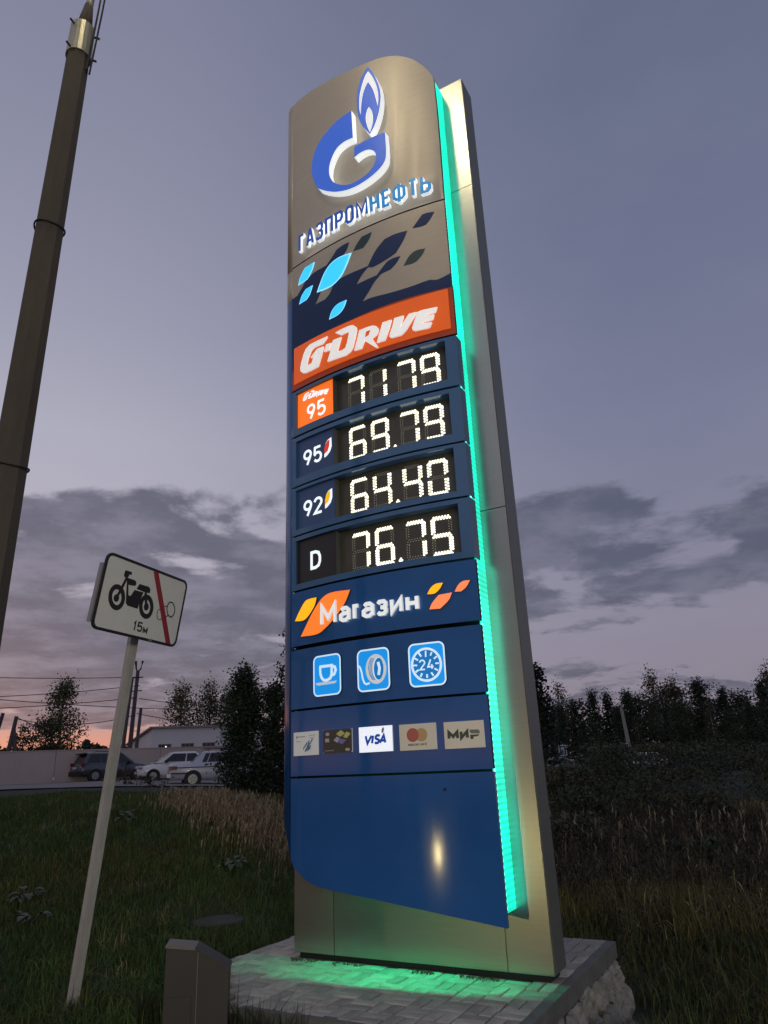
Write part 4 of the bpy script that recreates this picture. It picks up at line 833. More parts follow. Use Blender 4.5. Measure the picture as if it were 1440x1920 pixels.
hd = MB(); hd.hexa([(.52 + x, -1.85 + y * (1 if z_ else .8), 13.46 + z_ * .12) for z_ in (0, 1) for y in (-.5, .45) for x in (0, .64)]); hd.build('lamp_head', MT['steel_dark'], lp)
MB().box((.60, -2.20, 13.440), (1.08, -1.50, 13.458)).build('lamp_glass', mat('lamp_glass_lit', (.9, .85, .7), .4, emit=(1, .85, .55), es=6), lp)

# ------------------------------------------------------------------ far left: wall, warehouse, poles
wl = empty('boundary_wall', (0, 0, 0)); tag(wl, 'long plain beige boundary wall behind the parked cars', 'wall')
MT['wall'] = mat('wall_render', (.50, .43, .40), .9, ns=.7, na=.10, bump=.1, bs=6)
A_ = Vector((-36, 32.2)); B_ = Vector((-6.2, 47.4)); nseg = 12; dw = (B_ - A_).normalized(); nw = Vector((-dw.y, dw.x))
def zt(p): return 3.33 + .0 * p.x
for k in range(nseg):
    p, q = A_ + (B_ - A_) * (k / nseg), A_ + (B_ - A_) * ((k + 1) / nseg) - dw * .02
    v8 = [(*(a + nw * o), z_) for z_ in (1.0, zt(p)) for o in (0, .16) for a in (p, q)]
    MB().hexa(v8).build('wall_bay', MT['wall'], wl)
MB().hexa([(*(a + nw * o), z_) for z_ in (3.331, 3.375) for o in (-.03, .19) for a in (A_, B_)]).build('coping', MT['wall'], wl)

wh = empty('warehouse', (-20.2, 62, 1.9)); tag(wh, 'low white warehouse with a single pitched roof and three dark windows', 'building')
MT['clad'] = mat('white_cladding', (.74, .75, .76), .6, ns=.5, na=.06); MT['pane'] = mat('dark_pane', (.02, .022, .026), .12); MT['roof'] = mat('roof_edge', (.30, .29, .29), .6)
fx = Vector((1, .10, 0)).normalized(); sxv = Vector((-.44, .90, 0)).normalized()
def wpt(a, s_, z_): q = fx * a + sxv * s_; return (q.x, q.y, z_)
MB().hexa([wpt(a, s_, z_) for z_ in (-.5, 3.70) for s_ in (0, .2) for a in (.0, 9.5)]).build('front_wall', MT['clad'], wh)
MB().hexa([wpt(0, .2, -.5), wpt(.2, .2, -.5), wpt(0, 17, -.5), wpt(.2, 17, -.5), wpt(0, .2, 3.69), wpt(.2, .2, 3.69), wpt(0, 17, 3.05), wpt(.2, 17, 3.05)]).build('side_wall', MT['clad'], wh)
MB().hexa([wpt(-.25, -.25, 3.71), wpt(9.7, -.25, 3.61), wpt(-.25, 17.3, 3.06), wpt(9.7, 17.3, 3.06), wpt(-.25, -.25, 3.85), wpt(9.7, -.25, 3.75), wpt(-.25, 17.3, 3.2), wpt(9.7, 17.3, 3.2)]).build('roof', MT['roof'], wh)
for a in (.55, 2.42, 4.15):
    fr = MB().hexa([wpt(a + x, s_, z_) for z_ in (1.98, 2.42) for s_ in (-.03, .02) for x in (0, 1.05)]).build('window', MT['roof'], wh)
    for k in range(4 if a < 1 else 3):
        w_ = 1.0 / (4 if a < 1 else 3); MB().hexa([wpt(a + .04 + k * w_ + x, s_, z_) for z_ in (2.02, 2.38) for s_ in (-.05, -.032) for x in (0, w_ - .06)]).build('pane', MT['pane'], fr)
MB().hexa([wpt(1.12 + x, s_, z_) for z_ in (2.14, 2.24) for s_ in (-.062, -.052) for x in (0, .09)]).build('indoor_lamp', mat('warm_bulb', (1, .9, .7), .5, emit=(1, .9, .7), es=2), wh)
MB().hexa([wpt(5.6 + x, s_, z_) for z_ in (2.5, 3.2) for s_ in (-.03, 0) for x in (0, .9)]).build('wall_patch', mat('pale_patch', (.56, .57, .60), .6), wh)

MT['polewood'] = mat('pole_weathered', (.11, .10, .098), .9, ns=3, na=.3)
def upole(x, y, zb, zt_, r, lean, label, cross=(), strut=None, ins=False):
    o = empty('utility_pole', (x, y, zb)); tag(o, label, 'pole', 'utility poles by the warehouse')
    h_ = zt_ - zb
    MB().tube([(0, 0, 0), (lean * .5, 0, h_ * .5), (lean, 0, h_)], [r * 1.25, r, r * .85], 8).build('shaft', MT['polewood'], o)
    for c in cross: MB().tube([(lean * c - .45, 0, h_ * c), (lean * c + .45, .1, h_ * c + .05)], .04, 6).build('cross_arm', MT['steel_dark'], o)
    if strut: MB().tube([(lean * .8, 0, h_ * .8), (strut, .3, 0)], r, 8).build('strut', MT['polewood'], o)
    if ins:
        for dx in (-.15, .22): MB().tube([(lean, 0, h_ - .1), (lean + dx, 0, h_ + .15), (lean + dx * 1.5, 0, h_ + .75)], [.05, .06, .10], 8).build('insulator', MT['steel_dark'], o)
    return o
upole(-20.15, 55, 1.8, 9.0, .13, .42, 'dark utility pole leaning right before the warehouse', (.78,), None)
upole(-20.30, 57, 1.8, 9.75, .16, .25, 'tallest utility pole topped with paired insulators', (.80, .93), None, True)
upole(-19.12, 55, 1.8, 6.7, .13, .22, 'short bare utility pole nearest the warehouse corner')
upole(-28.75, 55, 1.8, 6.47, .16, .50, 'utility pole with a slanted strut left of the birch', (), 1.0)
upole(-30.2, 55, 1.8, 6.75, .15, .9, 'utility pole at the far left edge beyond the wall')
def wire(name, a, b_, sag, label, r=.028):
    a, b_ = Vector(a), Vector(b_); pts = [a.lerp(b_, t / 14) - Vector((0, 0, sag * 4 * (t / 14) * (1 - t / 14))) for t in range(15)]
    tag(MB().tube(pts, r, 5).build(name, MT['wire']), label, 'cable', 'overhead cables by the warehouse')
wire('overhead_cable', (-36, 48, 9.25), (-19.7, 57, 9.25), .25, 'topmost overhead cable running left from the tallest pole')
wire('overhead_cable', (-36, 49, 7.6), (-19.8, 57, 8.6), .35, 'second overhead cable rising towards the tallest pole')
wire('overhead_cable', (-36, 49, 6.75), (-20.2, 55, 7.4), .25, 'lowest long cable running to the leaning pole')
wire('overhead_cable', (-36, 47, 8.3), (-8, 60, 6.4), .5, 'cable crossing downwards behind the sign post')
wire('overhead_cable', (-19.8, 57, 7.6), (-5, 60, 6.6), .45, 'cable leaving the tallest pole towards the trees')
wire('overhead_cable', (-28.3, 55, 6.3), (-19.3, 55, 6.2), .55, 'slack cable between the strutted pole and the short pole')
wire('overhead_cable', (-19.2, 55, 6.3), (-9, 62, 5.4), .4, 'thin cable from the short pole over the warehouse roof')
wire('overhead_cable', (-28.25, 55, 6.4), (-24.5, 58, 4.4), .05, 'steep cable dropping from the strutted pole to the birch')

# ------------------------------------------------------------------ cars
MT['tyre'] = mat('tyre_rubber', (.012, .012, .013), .85); MT['rim'] = mat('wheel_rim', (.40, .41, .43), .35, .7)
MT['glass'] = mat('car_glass', (.018, .020, .024), .08, spec=.6); MT['trim'] = mat('black_trim', (.015, .015, .016), .6)
MT['tail'] = mat('tail_lamp_red', (.22, .015, .018), .25); MT['headl'] = mat('head_lamp', (.55, .57, .6), .15); MT['plateno'] = mat('number_plate', (.6, .6, .6), .5)
MT['amber'] = mat('lamp_clear', (.5, .5, .5), .2)
def car(name, loc, rz, paint, spec, label, extra=None, group='parked cars'):
    """x forward. spec: lower-body stations [(x, z_sill, z_belt, half_width)], cabin base/roof, wheels"""
    o = empty(name, loc, rz); tag(o, label, 'car', group)
    st = spec['body']; V = []; F = []
    for x, z0, z1, w_ in st:
        sec = [(-w_ * .93, z0), (-w_, z0 + .12), (-w_ * 1.005, (z0 + z1) * .5 + .05), (-w_ * .965, z1 - .06), (-w_ * .86, z1), (w_ * .86, z1), (w_ * .965, z1 - .06), (w_ * 1.005, (z0 + z1) * .5 + .05), (w_, z0 + .12), (w_ * .93, z0)]
        V += [(x, y, z_) for y, z_ in sec]
    n = 10
    for i in range(len(st) - 1):
        for k in range(n): F.append([i * n + k, i * n + (k + 1) % n, (i + 1) * n + (k + 1) % n, (i + 1) * n + k])
    F += [list(range(n)), [(len(st) - 1) * n + k for k in range(n)][::-1]]
    b = MB(); b.add(V, F); bd_ = b.build('body', paint, o, True)
    cb_ = spec['cabin']        # base xs (rear, front), roof xs (rear, front), z belt, z roof, half widths
    (bx0, bx1), (rx0, rx1), zb, zr, wb, wr = cb_
    ins = .0
    lower = [(bx0, -wb, zb), (bx1, -wb, zb), (bx1, wb, zb), (bx0, wb, zb)]
    mid = [(rx0, -wr, zr - .05), (rx1, -wr, zr - .05), (rx1, wr, zr - .05), (rx0, wr, zr - .05)]
    upper = [(rx0 + .10, -wr * .82, zr), (rx1 - .12, -wr * .82, zr), (rx1 - .12, wr * .82, zr), (rx0 + .10, wr * .82, zr)]
    b = MB(); b.add(lower + mid + upper, [[0, 1, 5, 4], [1, 2, 6, 5], [2, 3, 7, 6], [3, 0, 4, 7], [4, 5, 9, 8], [5, 6, 10, 9], [6, 7, 11, 10], [7, 4, 8, 11], [8, 9, 10, 11]])
    b.build('cabin', paint, o)
    def side(fr0, fr1, t0, t1, s_):
        L0, L1 = Vector(lower[0 if s_ < 0 else 3]), Vector(lower[1 if s_ < 0 else 2]); M0, M1 = Vector(mid[0 if s_ < 0 else 3]), Vector(mid[1 if s_ < 0 else 2])
        def P(f, t): return (L0.lerp(L1, f)).lerp(M0.lerp(M1, f), t) + Vector((0, s_ * .006, .0))
        c = [P(fr0[0], t0), P(fr1[0], t0), P(fr1[1], t1), P(fr0[1], t1)]
        out = Vector((0, s_ * .012, .004)); b_ = MB(); b_.hexa([c[0], c[1], c[0] + out, c[1] + out, c[3], c[2], c[3] + out, c[2] + out]); b_.build('side_window', MT['glass'], o)
    for s_ in (-1, 1):
        for fr0, fr1 in spec['win']: side(fr0, fr1, .10, .90, s_)
    def endw(i, j, nm, k=.86):
        a, b_, c, d2 = Vector(lower[i]), Vector(lower[j]), Vector(mid[j]), Vector(mid[i])
        m1, m2 = (a + b_) / 2, (c + d2) / 2
        q = [m1.lerp(a, k).lerp(m2.lerp(d2, k), .10), m1.lerp(b_, k).lerp(m2.lerp(c, k), .10), m1.lerp(b_, k).lerp(m2.lerp(c, k), .92), m1.lerp(a, k).lerp(m2.lerp(d2, k), .92)]
        nn = (q[1] - q[0]).cross(q[3] - q[0]).normalized()
        if nn.z < 0: nn = -nn
        bb = MB(); bb.hexa([q[0], q[1], q[0] + nn * .012, q[1] + nn * .012, q[3], q[2], q[3] + nn * .012, q[2] + nn * .012]); bb.build(nm, MT['glass'], o)
    endw(1, 2, 'windscreen'); endw(3, 0, 'rear_window')
    r = spec['r']
    for x in spec['ax']:
        for s_ in (-1, 1):
            yw = s_ * (spec['w'] - .10)
            ar = MB(); ar.tube([(x, yw - s_ * .12, r), (x, s_ * (spec['w'] * 1.008), r)], r * 1.17, 18); ar.build('wheel_arch', MT['trim'], o)
            t_ = MB(); t_.tube([(x, yw - .1, r), (x, yw - .085, r), (x, yw + .085, r), (x, yw + .115, r)], [r * .9, r, r, r * .9], 18); w_ = t_.build('wheel', MT['tyre'], o)
            t_ = MB(); t_.tube([(x, yw + s_ * .09, r), (x, yw + s_ * .122, r)], r * .62, 14); t_.build('rim', MT['rim'], w_)
            for k in range(5):
                a = 2 * math.pi * k / 5 + .3; t_ = MB(); t_.tube([(x + r * .14 * math.cos(a), yw + s_ * .1245, r + r * .14 * math.sin(a)), (x + r * .5 * math.cos(a + .3), yw + s_ * .1245, r + r * .5 * math.sin(a + .3))], .012, 4); t_.build('spoke', MT['trim'], w_)
    if extra: extra(o)
    if loc[0] < 0: o.scale = (.93, .93, .93)
    return o
def addbox(o, nm, a, b_, m_): return MB().box(a, b_).build(nm, MT[m_], o)
P_suv = mat('paint_slate', (.075, .092, .115), .25, .3, coat=.5); P_white = mat('paint_white', (.76, .76, .76), .3, coat=.4); P_volga = mat('paint_silver', (.55, .57, .62), .32, .3, coat=.3); P_grey = mat('paint_grey', (.22, .22, .23), .3, .3)
def ex_suv(o):
    for s_ in (-1, 1):
        addbox(o, 'tail_light', (-2.17, s_ * .84 - .14, .92), (-1.98, s_ * .84 + .10, 1.08), 'tail'); addbox(o, 'head_light', (1.93, s_ * .72 - .16, .72), (2.05, s_ * .72 + .16, .86), 'headl')
        addbox(o, 'mirror', (.62, s_ * .97 - .09, .98), (.78, s_ * .97 + .09, 1.10), 'trim'); addbox(o, 'sill', (-1.0, s_ * .885 - .02, .26), (1.0, s_ * .885 + .02, .42), 'trim')
        for x in (-.35, .62): addbox(o, 'door_handle', (x - .09, s_ * .905 - .02, .90), (x + .09, s_ * .905 + .02, .93), 'trim')
        MB().tube([(-1.35, s_ * .60, 1.63), (-1.25, s_ * .60, 1.68), (.2, s_ * .60, 1.68), (.3, s_ * .60, 1.63)], .02, 6).build('roof_rail', MT['trim'], o)
    addbox(o, 'bumper', (-2.21, -.82, .36), (-2.02, .82, .60), 'trim'); addbox(o, 'number_plate', (-2.19, -.26, .74), (-2.165, .26, .85), 'plateno'); addbox(o, 'spoiler', (-1.98, -.58, 1.56), (-1.72, .58, 1.61), 'trim')
car('suv', (-16.0, 42.3, H(-16.0, 42.3) - .05), R(44), P_suv, dict(body=[(-2.15, .48, .86, .80), (-2.02, .36, 1.00, .88), (-1.2, .30, 1.06, .90), (0, .28, 1.02, .90), (1.1, .30, .98, .90), (1.75, .34, .90, .86), (2.05, .44, .76, .74)],
    cabin=((-2.02, 1.12), (-1.72, .34), 1.0, 1.64, .84, .64), win=[((.07, .09), (.34, .33)), ((.36, .35), (.62, .66)), ((.645, .68), (.93, .97))], ax=(-1.28, 1.30), r=.335, w=.90), 'dark slate SUV seen from its rear corner by the boundary wall', ex_suv)
def ex_white(o):
    for s_ in (-1, 1):
        addbox(o, 'head_light', (1.84, s_ * .66 - .17, .66), (2.03, s_ * .66 + .15, .82), 'headl'); addbox(o, 'tail_light', (-2.05, s_ * .7 - .14, .78), (-1.98, s_ * .7 + .14, .98), 'tail'); addbox(o, 'mirror', (.60, s_ * .93 - .09, .93), (.74, s_ * .93 + .08, 1.05), 'trim')
    addbox(o, 'grille', (2.0, -.42, .52), (2.065, .42, .70), 'trim'); addbox(o, 'air_intake', (2.02, -.55, .30), (2.075, .55, .42), 'trim'); addbox(o, 'number_plate', (2.06, -.26, .44), (2.085, .26, .55), 'plateno')
SED = dict(body=[(-2.05, .42, .86, .74), (-1.9, .30, .98, .82), (-1.0, .26, .98, .85), (0, .25, .95, .85), (1.0, .26, .92, .84), (1.7, .30, .80, .80), (2.05, .36, .66, .68)],
    cabin=((-1.55, 1.25), (-.95, .36), .92, 1.46, .80, .60), win=[((.10, .10), (.42, .40)), ((.45, .43), (.86, .90))], ax=(-1.25, 1.28), r=.30, w=.85)
car('sedan', (-10.85, 37.3, H(-10.85, 37.3) - .03), R(206), P_white, SED, 'white sedan facing left behind the silver saloon', ex_white)
def ex_volga(o):
    for s_ in (-1, 1):
        addbox(o, 'tail_light', (-2.44, s_ * .74 - .13, .72), (-2.10, s_ * .74 + .157, .88), 'tail'); addbox(o, 'reverse_light', (-2.45, s_ * .55 - .07, .74), (-2.36, s_ * .55 + .06, .87), 'amber')
        addbox(o, 'belt_moulding', (-2.3, s_ * .892 - .012, .80), (2.0, s_ * .892 + .012, .83), 'trim'); addbox(o, 'lower_moulding', (-2.35, s_ * .895 - .012, .55), (-1.62, s_ * .895 + .012, .60), 'trim')
        for x in (-.42, .58): addbox(o, 'door_handle', (x - .08, s_ * .90 - .02, .90), (x + .08, s_ * .90 + .02, .93), 'trim')
        addbox(o, 'pillar', (-1.36, s_ * .775 - .02, .99), (-1.10, s_ * .775 + .02, 1.03), 'trim')
        for x in (-.75, .25): MB().tube([(x, s_ * .55, 1.47), (x, s_ * .55, 1.60)], .014, 5).build('roof_rack', MT['steel_dark'], o)
        MB().tube([(-.95, s_ * .55, 1.60), (.45, s_ * .55, 1.60)], .014, 5).build('roof_rack', MT['steel_dark'], o)
    for k in range(6): MB().tube([(-.95 + k * .28, -.57, 1.60), (-.95 + k * .28, .57, 1.60)], .012, 5).build('rack_bar', MT['steel_dark'], o)
    addbox(o, 'bumper', (-2.52, -.84, .42), (-2.36, .84, .56), 'rim'); addbox(o, 'number_plate', (-2.47, -.26, .60), (-2.445, .26, .71), 'plateno')
car('saloon', (-7.25, 31.9, H(-7.25, 31.9) - .02), R(19), P_volga, dict(body=[(-2.42, .46, .94, .78), (-2.30, .32, 1.00, .86), (-1.3, .28, 1.02, .89), (0, .26, .98, .89), (1.2, .28, .98, .88), (2.0, .32, .92, .84), (2.42, .42, .80, .76)],
    cabin=((-1.52, 1.10), (-1.02, .42), .97, 1.48, .82, .64), win=[((.17, .12), (.25, .24)), ((.27, .26), (.52, .54)), ((.56, .58), (.90, .95))], ax=(-1.42, 1.38), r=.325, w=.89), 'old silver saloon with an empty roof rack beside the pine', ex_volga)
# right-hand side: cars, signs, pole and shelter half hidden by scrub
car('sedan', (24.6, 74, H(24.6, 74) + .55), R(205), P_white, SED, 'pale sedan by the leaning concrete pole on the right', ex_white)
car('sedan', (13.6, 63, H(13.6, 63) + .40), R(28), P_grey, SED, 'grey car beside the tower below the left crossing sign', ex_white)
car('sedan', (33.2, 80, H(33, 80) + .35), R(200), P_grey, SED, 'dim grey car under the green shelter roof', ex_white)
MT['cross_blue'] = mat('crossing_blue', (.03, .05, .12), .4); MT['cross_white'] = mat('crossing_white', (.55, .56, .58), .4)
def crossing(x, y, zc, label):
    o = empty('crossing_sign', (x, y, H(x, y))); tag(o, label, 'traffic sign', 'pedestrian crossing signs'); zc -= H(x, y)
    MB().tube([(0, .06, 0), (0, .06, zc + .4)], .035, 6).build('sign_post', MT['galv'], o)
    p = MB().box((-.33, 0, zc - .42), (.33, .02, zc + .42)).build('plate', MT['cross_white'], o)
    for a, b_ in (((-.26, -.35), (-.13, .35)), ((.13, -.35), (.26, .35)), ((-.13, .24), (.13, .35)), ((-.13, -.35), (.13, -.26))): MB().box((a[0], -.006, zc + a[1]), (b_[0], -.001, zc + b_[1])).build('border_band', MT['cross_blue'], p)
    MB().tube([(-.06, -.012, zc - .22), (.0, -.012, zc), (.06, -.012, zc - .22)], .03, 5).build('walker', MT['cross_blue'], p); MB().tube([(0, -.012, zc), (.01, -.012, zc + .12)], .04, 5).build('walker', MT['cross_blue'], p)
crossing(13.9, 62, 2.47, 'small crossing sign nearest the tower edge on the right'); crossing(21.55, 70, 2.55, 'small crossing sign beside the leaning concrete pole')
o = empty('concrete_pole', (23.5, 75, 0)); tag(o, 'leaning pale concrete pole in front of the dark wood', 'pole')
MB().tube([(0, 0, 0), (-.05, 0, 3), (-.25, 0, 6.4)], [.24, .20, .14], 8).build('shaft', mat('pale_concrete', (.30, .30, .27), .9), o)
o = empty('bus_shelter', (31.2, 81, .2)); tag(o, 'green roofed roadside shelter at the edge of the dark wood', 'shelter')
MB().prism([(-1.4, 2.0), (1.4, 2.0), (1.5, 2.2), (-1.5, 2.2)], 1, -.8, .8).build('roof', mat('teal_roof', (.06, .16, .13), .5), o)
for x in (-1.2, 1.2):
    for y in (-.6, .6): MB().box((x - .05, y - .05, 0), (x + .05, y + .05, 2.0)).build('post', MT['steel_dark'], o)
MB().box((-1.2, .60, .3), (1.2, .64, 1.6)).build('back_panel', mat('shelter_panel', (.03, .05, .05), .5), o)

# ------------------------------------------------------------------ plants
rng = np.random.default_rng(7)
MT['leaf'] = mat('foliage', (.05, .06, .03), .75, attr=True); MT['bark'] = mat('bark', (.06, .055, .05), .95, ns=4, na=.4); MT['birchbark'] = mat('birch_bark', (.34, .33, .31), .9, ns=5, na=.5)
MT['blade'] = mat('grass_blades', (.04, .06, .02), .8, attr=True, spec=.2)
def leaf_cards(C_, size, droop=0.0):
    """quads (4 verts each) around centres C_"""
    n = len(C_); a = rng.normal(size=(n, 3)); a[:, 2] -= droop; a /= np.linalg.norm(a, axis=1)[:, None]
    b_ = rng.normal(size=(n, 3)); b_ -= a * (a * b_).sum(1)[:, None]; b_ /= np.linalg.norm(b_, axis=1)[:, None]
    s_ = (size * rng.uniform(.6, 1.3, n))[:, None]
    q = np.stack([C_ - a * s_ * .6, C_ + b_ * s_ * .30, C_ + a * s_ * .6, C_ - b_ * s_ * .30], 1); return q.reshape(-1, 3)
def crown_points(kind, h, w, n, seed):
    r_ = np.random.default_rng(seed); pts = []; cid = []
    nc = 62 if kind != 'pine' else 60
    for k in range(nc):
        if kind == 'spruce':
            t = r_.uniform(.08, .98) ** .9; rad = w * .5 * (1 - t) ** .85 * r_.uniform(.45, 1.05)
        elif kind == 'birch':
            t = r_.uniform(.22, 1.0); rad = w * .5 * (math.sin(math.pi * min(1, (t - .12) / .92) ** .75) ** .8) * r_.uniform(.15, 1.0)
        elif kind == 'pine':
            t = r_.uniform(.03, 1.0); rad = w * .5 * (1 - t * .92) ** .95 * r_.uniform(.35, 1.05)
        else:
            t = r_.uniform(.18, 1.0); rad = w * .5 * math.sqrt(max(0, 1 - ((t - .55) / .47) ** 2)) * r_.uniform(.2, 1.0)
        a = r_.uniform(0, 2 * math.pi); c = np.array([rad * math.cos(a), rad * math.sin(a), h * t])
        m_ = int(n / nc * r_.uniform(.5, 1.5)); sp_ = np.array([w * .10, w * .10, h * .045 if kind != 'birch' else h * .06])
        pts.append(c + r_.normal(size=(m_, 3)) * sp_); cid.append(np.full(m_, k))
    P_ = np.concatenate(pts); return P_, np.concatenate(cid)
def tree(name, kind, loc, h, w, n, leaf, col, label, cat='tree', group=None, seed=1, bark='bark'):
    o = empty(name, loc); tag(o, label, cat, group)
    P_, cid = crown_points(kind, h, w, n, seed); P_[:, 2] = np.maximum(P_[:, 2], h * .02)
    Q = leaf_cards(P_, leaf, .5 if kind == 'birch' else .1)
    r_ = np.random.default_rng(seed + 5); cl = r_.uniform(.55, 1.5, 80)[cid] * r_.uniform(.7, 1.35, len(cid))
    cc = np.array(col)[None, :] * cl[:, None]; hue = r_.uniform(0, 1, 80)[cid]; cc[:, 0] *= 1 + .5 * (hue - .3); cc[:, 1] *= 1.22
    fast_mesh('crown', Q, 4, MT['leaf'], np.repeat(cc, 4, 0), o)
    b = MB(); r0 = max(.04, h * .014); b.tube([(0, 0, -.5), (w * .01, 0, h * .35), (-w * .015, w * .01, h * .7), (0, 0, h * .97)], [r0 * 1.2, r0, r0 * .6, r0 * .15], 7)
    rl = random.Random(seed)
    for k in range(9):
        t = rl.uniform(.25, .85); a = rl.uniform(0, 6.28); L__ = w * .42 * (1 - t * .6); b.tube([(0, 0, h * t), (L__ * .5 * math.cos(a), L__ * .5 * math.sin(a), h * t + L__ * .35), (L__ * math.cos(a), L__ * math.sin(a), h * t + L__ * .5)], [r0 * .45, r0 * .28, r0 * .1], 5)
    b.build('trunk', MT[bark], o); return o
OL = (.065, .066, .028); DK = (.032, .042, .024); GN = (.052, .062, .028); BR = (.095, .072, .034)
tree('birch_tree', 'birch', (-31.6, 70, 1.9), 8.6, 4.2, 5200, .22, OL, 'tall loose birch before the orange sky beyond the wall', seed=4, bark='birchbark')
tree('broadleaf_tree', 'round', (-33.0, 66, 1.9), 4.4, 2.6, 2000, .20, DK, 'small dark tree left of the tall birch', seed=8)
tree('broadleaf_tree', 'round', (-31.9, 68, 1.9), 5.2, 3.2, 2000, .20, DK, 'dark low tree under the tall birch', seed=9)
tree('broadleaf_tree', 'round', (-35.3, 60, 1.9), 3.2, 2.4, 420, .26, BR, 'sparse bush at the far left edge over the wall', seed=10)
tree('birch_tree', 'birch', (-23.0, 80, 1.9), 8.9, 5.0, 3800, .24, BR, 'yellowing birch left in the clump behind the warehouse', seed=21)
tree('birch_tree', 'birch', (-20.4, 82, 1.9), 9.4, 4.4, 3400, .24, OL, 'tallest birch in the clump behind the warehouse', seed=22)
tree('birch_tree', 'birch', (-17.9, 80, 1.9), 8.6, 4.0, 3200, .24, GN, 'birch nearest the pine in the clump behind the warehouse', seed=23)
tree('broadleaf_tree', 'round', (-24.6, 78, 1.9), 4.6, 2.6, 1000, .24, BR, 'short tree at the left end of the warehouse roof', seed=24)
tree('pine_tree', 'pine', (-4.75, 23.6, 1.1), 3.75, 1.9, 11000, .10, (.020, .032, .015), 'dark young pine left of the tower hiding the saloon', seed=31)
tree('pine_tree', 'pine', (-3.75, 23.2, 1.0), 3.3, 1.5, 7500, .10, (.018, .028, .014), 'second dark pine touching the tower edge', seed=33)
tree('birch_tree', 'birch', (-3.62, 27, 1.0), 5.6, 1.5, 2600, .14, (.024, .028, .014), 'slender tall tree half hidden by the tower left edge', seed=32)
tree('spruce_tree', 'spruce', (8.95, 45, .1), 7.0, 2.4, 2200, .24, (.010, .013, .008), 'dark narrow spruce hugging the right edge of the tower', seed=41)
# the wood on the right: six grown kinds, copied
kinds = [('birch_tree', 'birch', 11.5, 3.8, 2600, .26, (.062, .058, .032), 'birchbark'), ('birch_tree', 'birch', 10.5, 3.2, 2300, .26, (.082, .064, .034), 'birchbark'), ('spruce_tree', 'spruce', 11, 3.6, 3000, .26, (.026, .038, .022), 'bark'),
         ('broadleaf_tree', 'round', 9.5, 5.0, 3400, .27, (.038, .048, .026), 'bark'), ('broadleaf_tree', 'round', 9.0, 4.4, 3000, .27, (.060, .050, .027), 'bark'), ('spruce_tree', 'spruce', 9.5, 3.0, 2600, .26, (.024, .036, .022), 'bark')]
desc = {'birch_tree': 'ragged autumn birch in the dark wood on the right', 'spruce_tree': 'dark pointed spruce in the wood on the right', 'broadleaf_tree': 'round dark broadleaf tree in the wood on the right'}
protos = [None] * 6
rt = random.Random(19)
# (px-independent) skyline of the wood: positions along the far road with heights in metres
sky_h = [(11.5, 96, 9.2, 3), (14, 98, 8.8, 4), (17, 97, 10.2, 0), (19.5, 99, 8.6, 3), (22.7, 100, 11.2, 0), (25, 102, 9.2, 5), (27, 99, 10.4, 2), (29.5, 101, 9.9, 5), (31.5, 99, 10.2, 2), (33.5, 102, 9.6, 3), (35.7, 100, 12.2, 1), (37.2, 97, 10.0, 4), (38.8, 101, 11.4, 0), (41, 98, 11.2, 2), (42.5, 102, 10.9, 3), (44.5, 99, 9.8, 5), (47, 100, 9.4, 3), (48.8, 97, 10.2, 5), (50.8, 99, 12.0, 1), (53, 101, 11.0, 3), (56, 99, 10.5, 2), (59, 101, 11, 3)]
sky_h += [(10 + k * 2.05, 88 + rt.uniform(-4, 3), rt.uniform(5.5, 8.3), rt.choice([2, 3, 4, 3, 5, 0])) for k in range(24)]
wood = []
for x, y, hh, ki in sky_h:
    nm, kd, h_, w_, n_l, lf, col, bk = kinds[ki]
    if protos[ki] is None:
        protos[ki] = tree(nm, kd, (0, 0, 0), h_, w_, n_l, lf, col, desc[nm], 'tree', nm.replace('_', ' ') + 's of the wood on the right', 60 + ki, bk); t_ = protos[ki]
    else: t_ = copy_tree(protos[ki])
    wood.append((ki, y > 95.5, x, t_))
    s_ = hh / h_; t_.location = (x, y, .0); t_.scale = (s_ * rt.uniform(.9, 1.15), s_ * rt.uniform(.9, 1.15), s_); t_.rotation_euler = (0, 0, rt.uniform(0, 6.28))
ORD = 'first second third fourth fifth sixth seventh eighth ninth tenth eleventh twelfth thirteenth fourteenth fifteenth sixteenth'.split()
for kind_ in ('birch_tree', 'spruce_tree', 'broadleaf_tree'):
    for back in (True, False):
        L_ = sorted([(x, t_) for ki, bk_, x, t_ in wood if kinds[ki][0] == kind_ and bk_ == back], key=lambda q: q[0])
        nm_ = {'birch_tree': 'ragged birch', 'spruce_tree': 'pointed spruce', 'broadleaf_tree': 'round dark tree'}[kind_]
        for i_, (x, t_) in enumerate(L_): t_['label'] = '%s %s from the tower in the %s row of the wood' % (ORD[i_], nm_, 'tall back' if back else 'low front')
# far wood on the left horizon and mass behind the right wood: nobody could count them
def far_mass(name, x0, x1, y, h0, h1, n, leaf, col, zb):
    u_ = rng.uniform(0, 1, n); x = x0 + (x1 - x0) * u_; env = h0 + (h1 - h0) * (.5 + .25 * np.sin(x * .55) + .25 * np.sin(x * 1.37 + 2)); z = zb + env * rng.uniform(0, 1, n) ** .8
    P_ = np.stack([x, y + rng.normal(size=n) * 2.0, z], 1); Q = leaf_cards(P_, leaf); c = np.array(col)[None] * rng.uniform(.6, 1.4, n)[:, None]
    tag(fast_mesh(name, Q, 4, MT['leaf'], np.repeat(c, 4, 0)), kind='stuff')
far_mass('far_wood', -120, -50, 190, 3.5, 8.5, 4200, 1.6, (.020, .020, .014), 3.0)
far_mass('deep_wood', 4, 78, 107, 7.5, 10.6, 26000, .5, (.027, .032, .021), -.5)
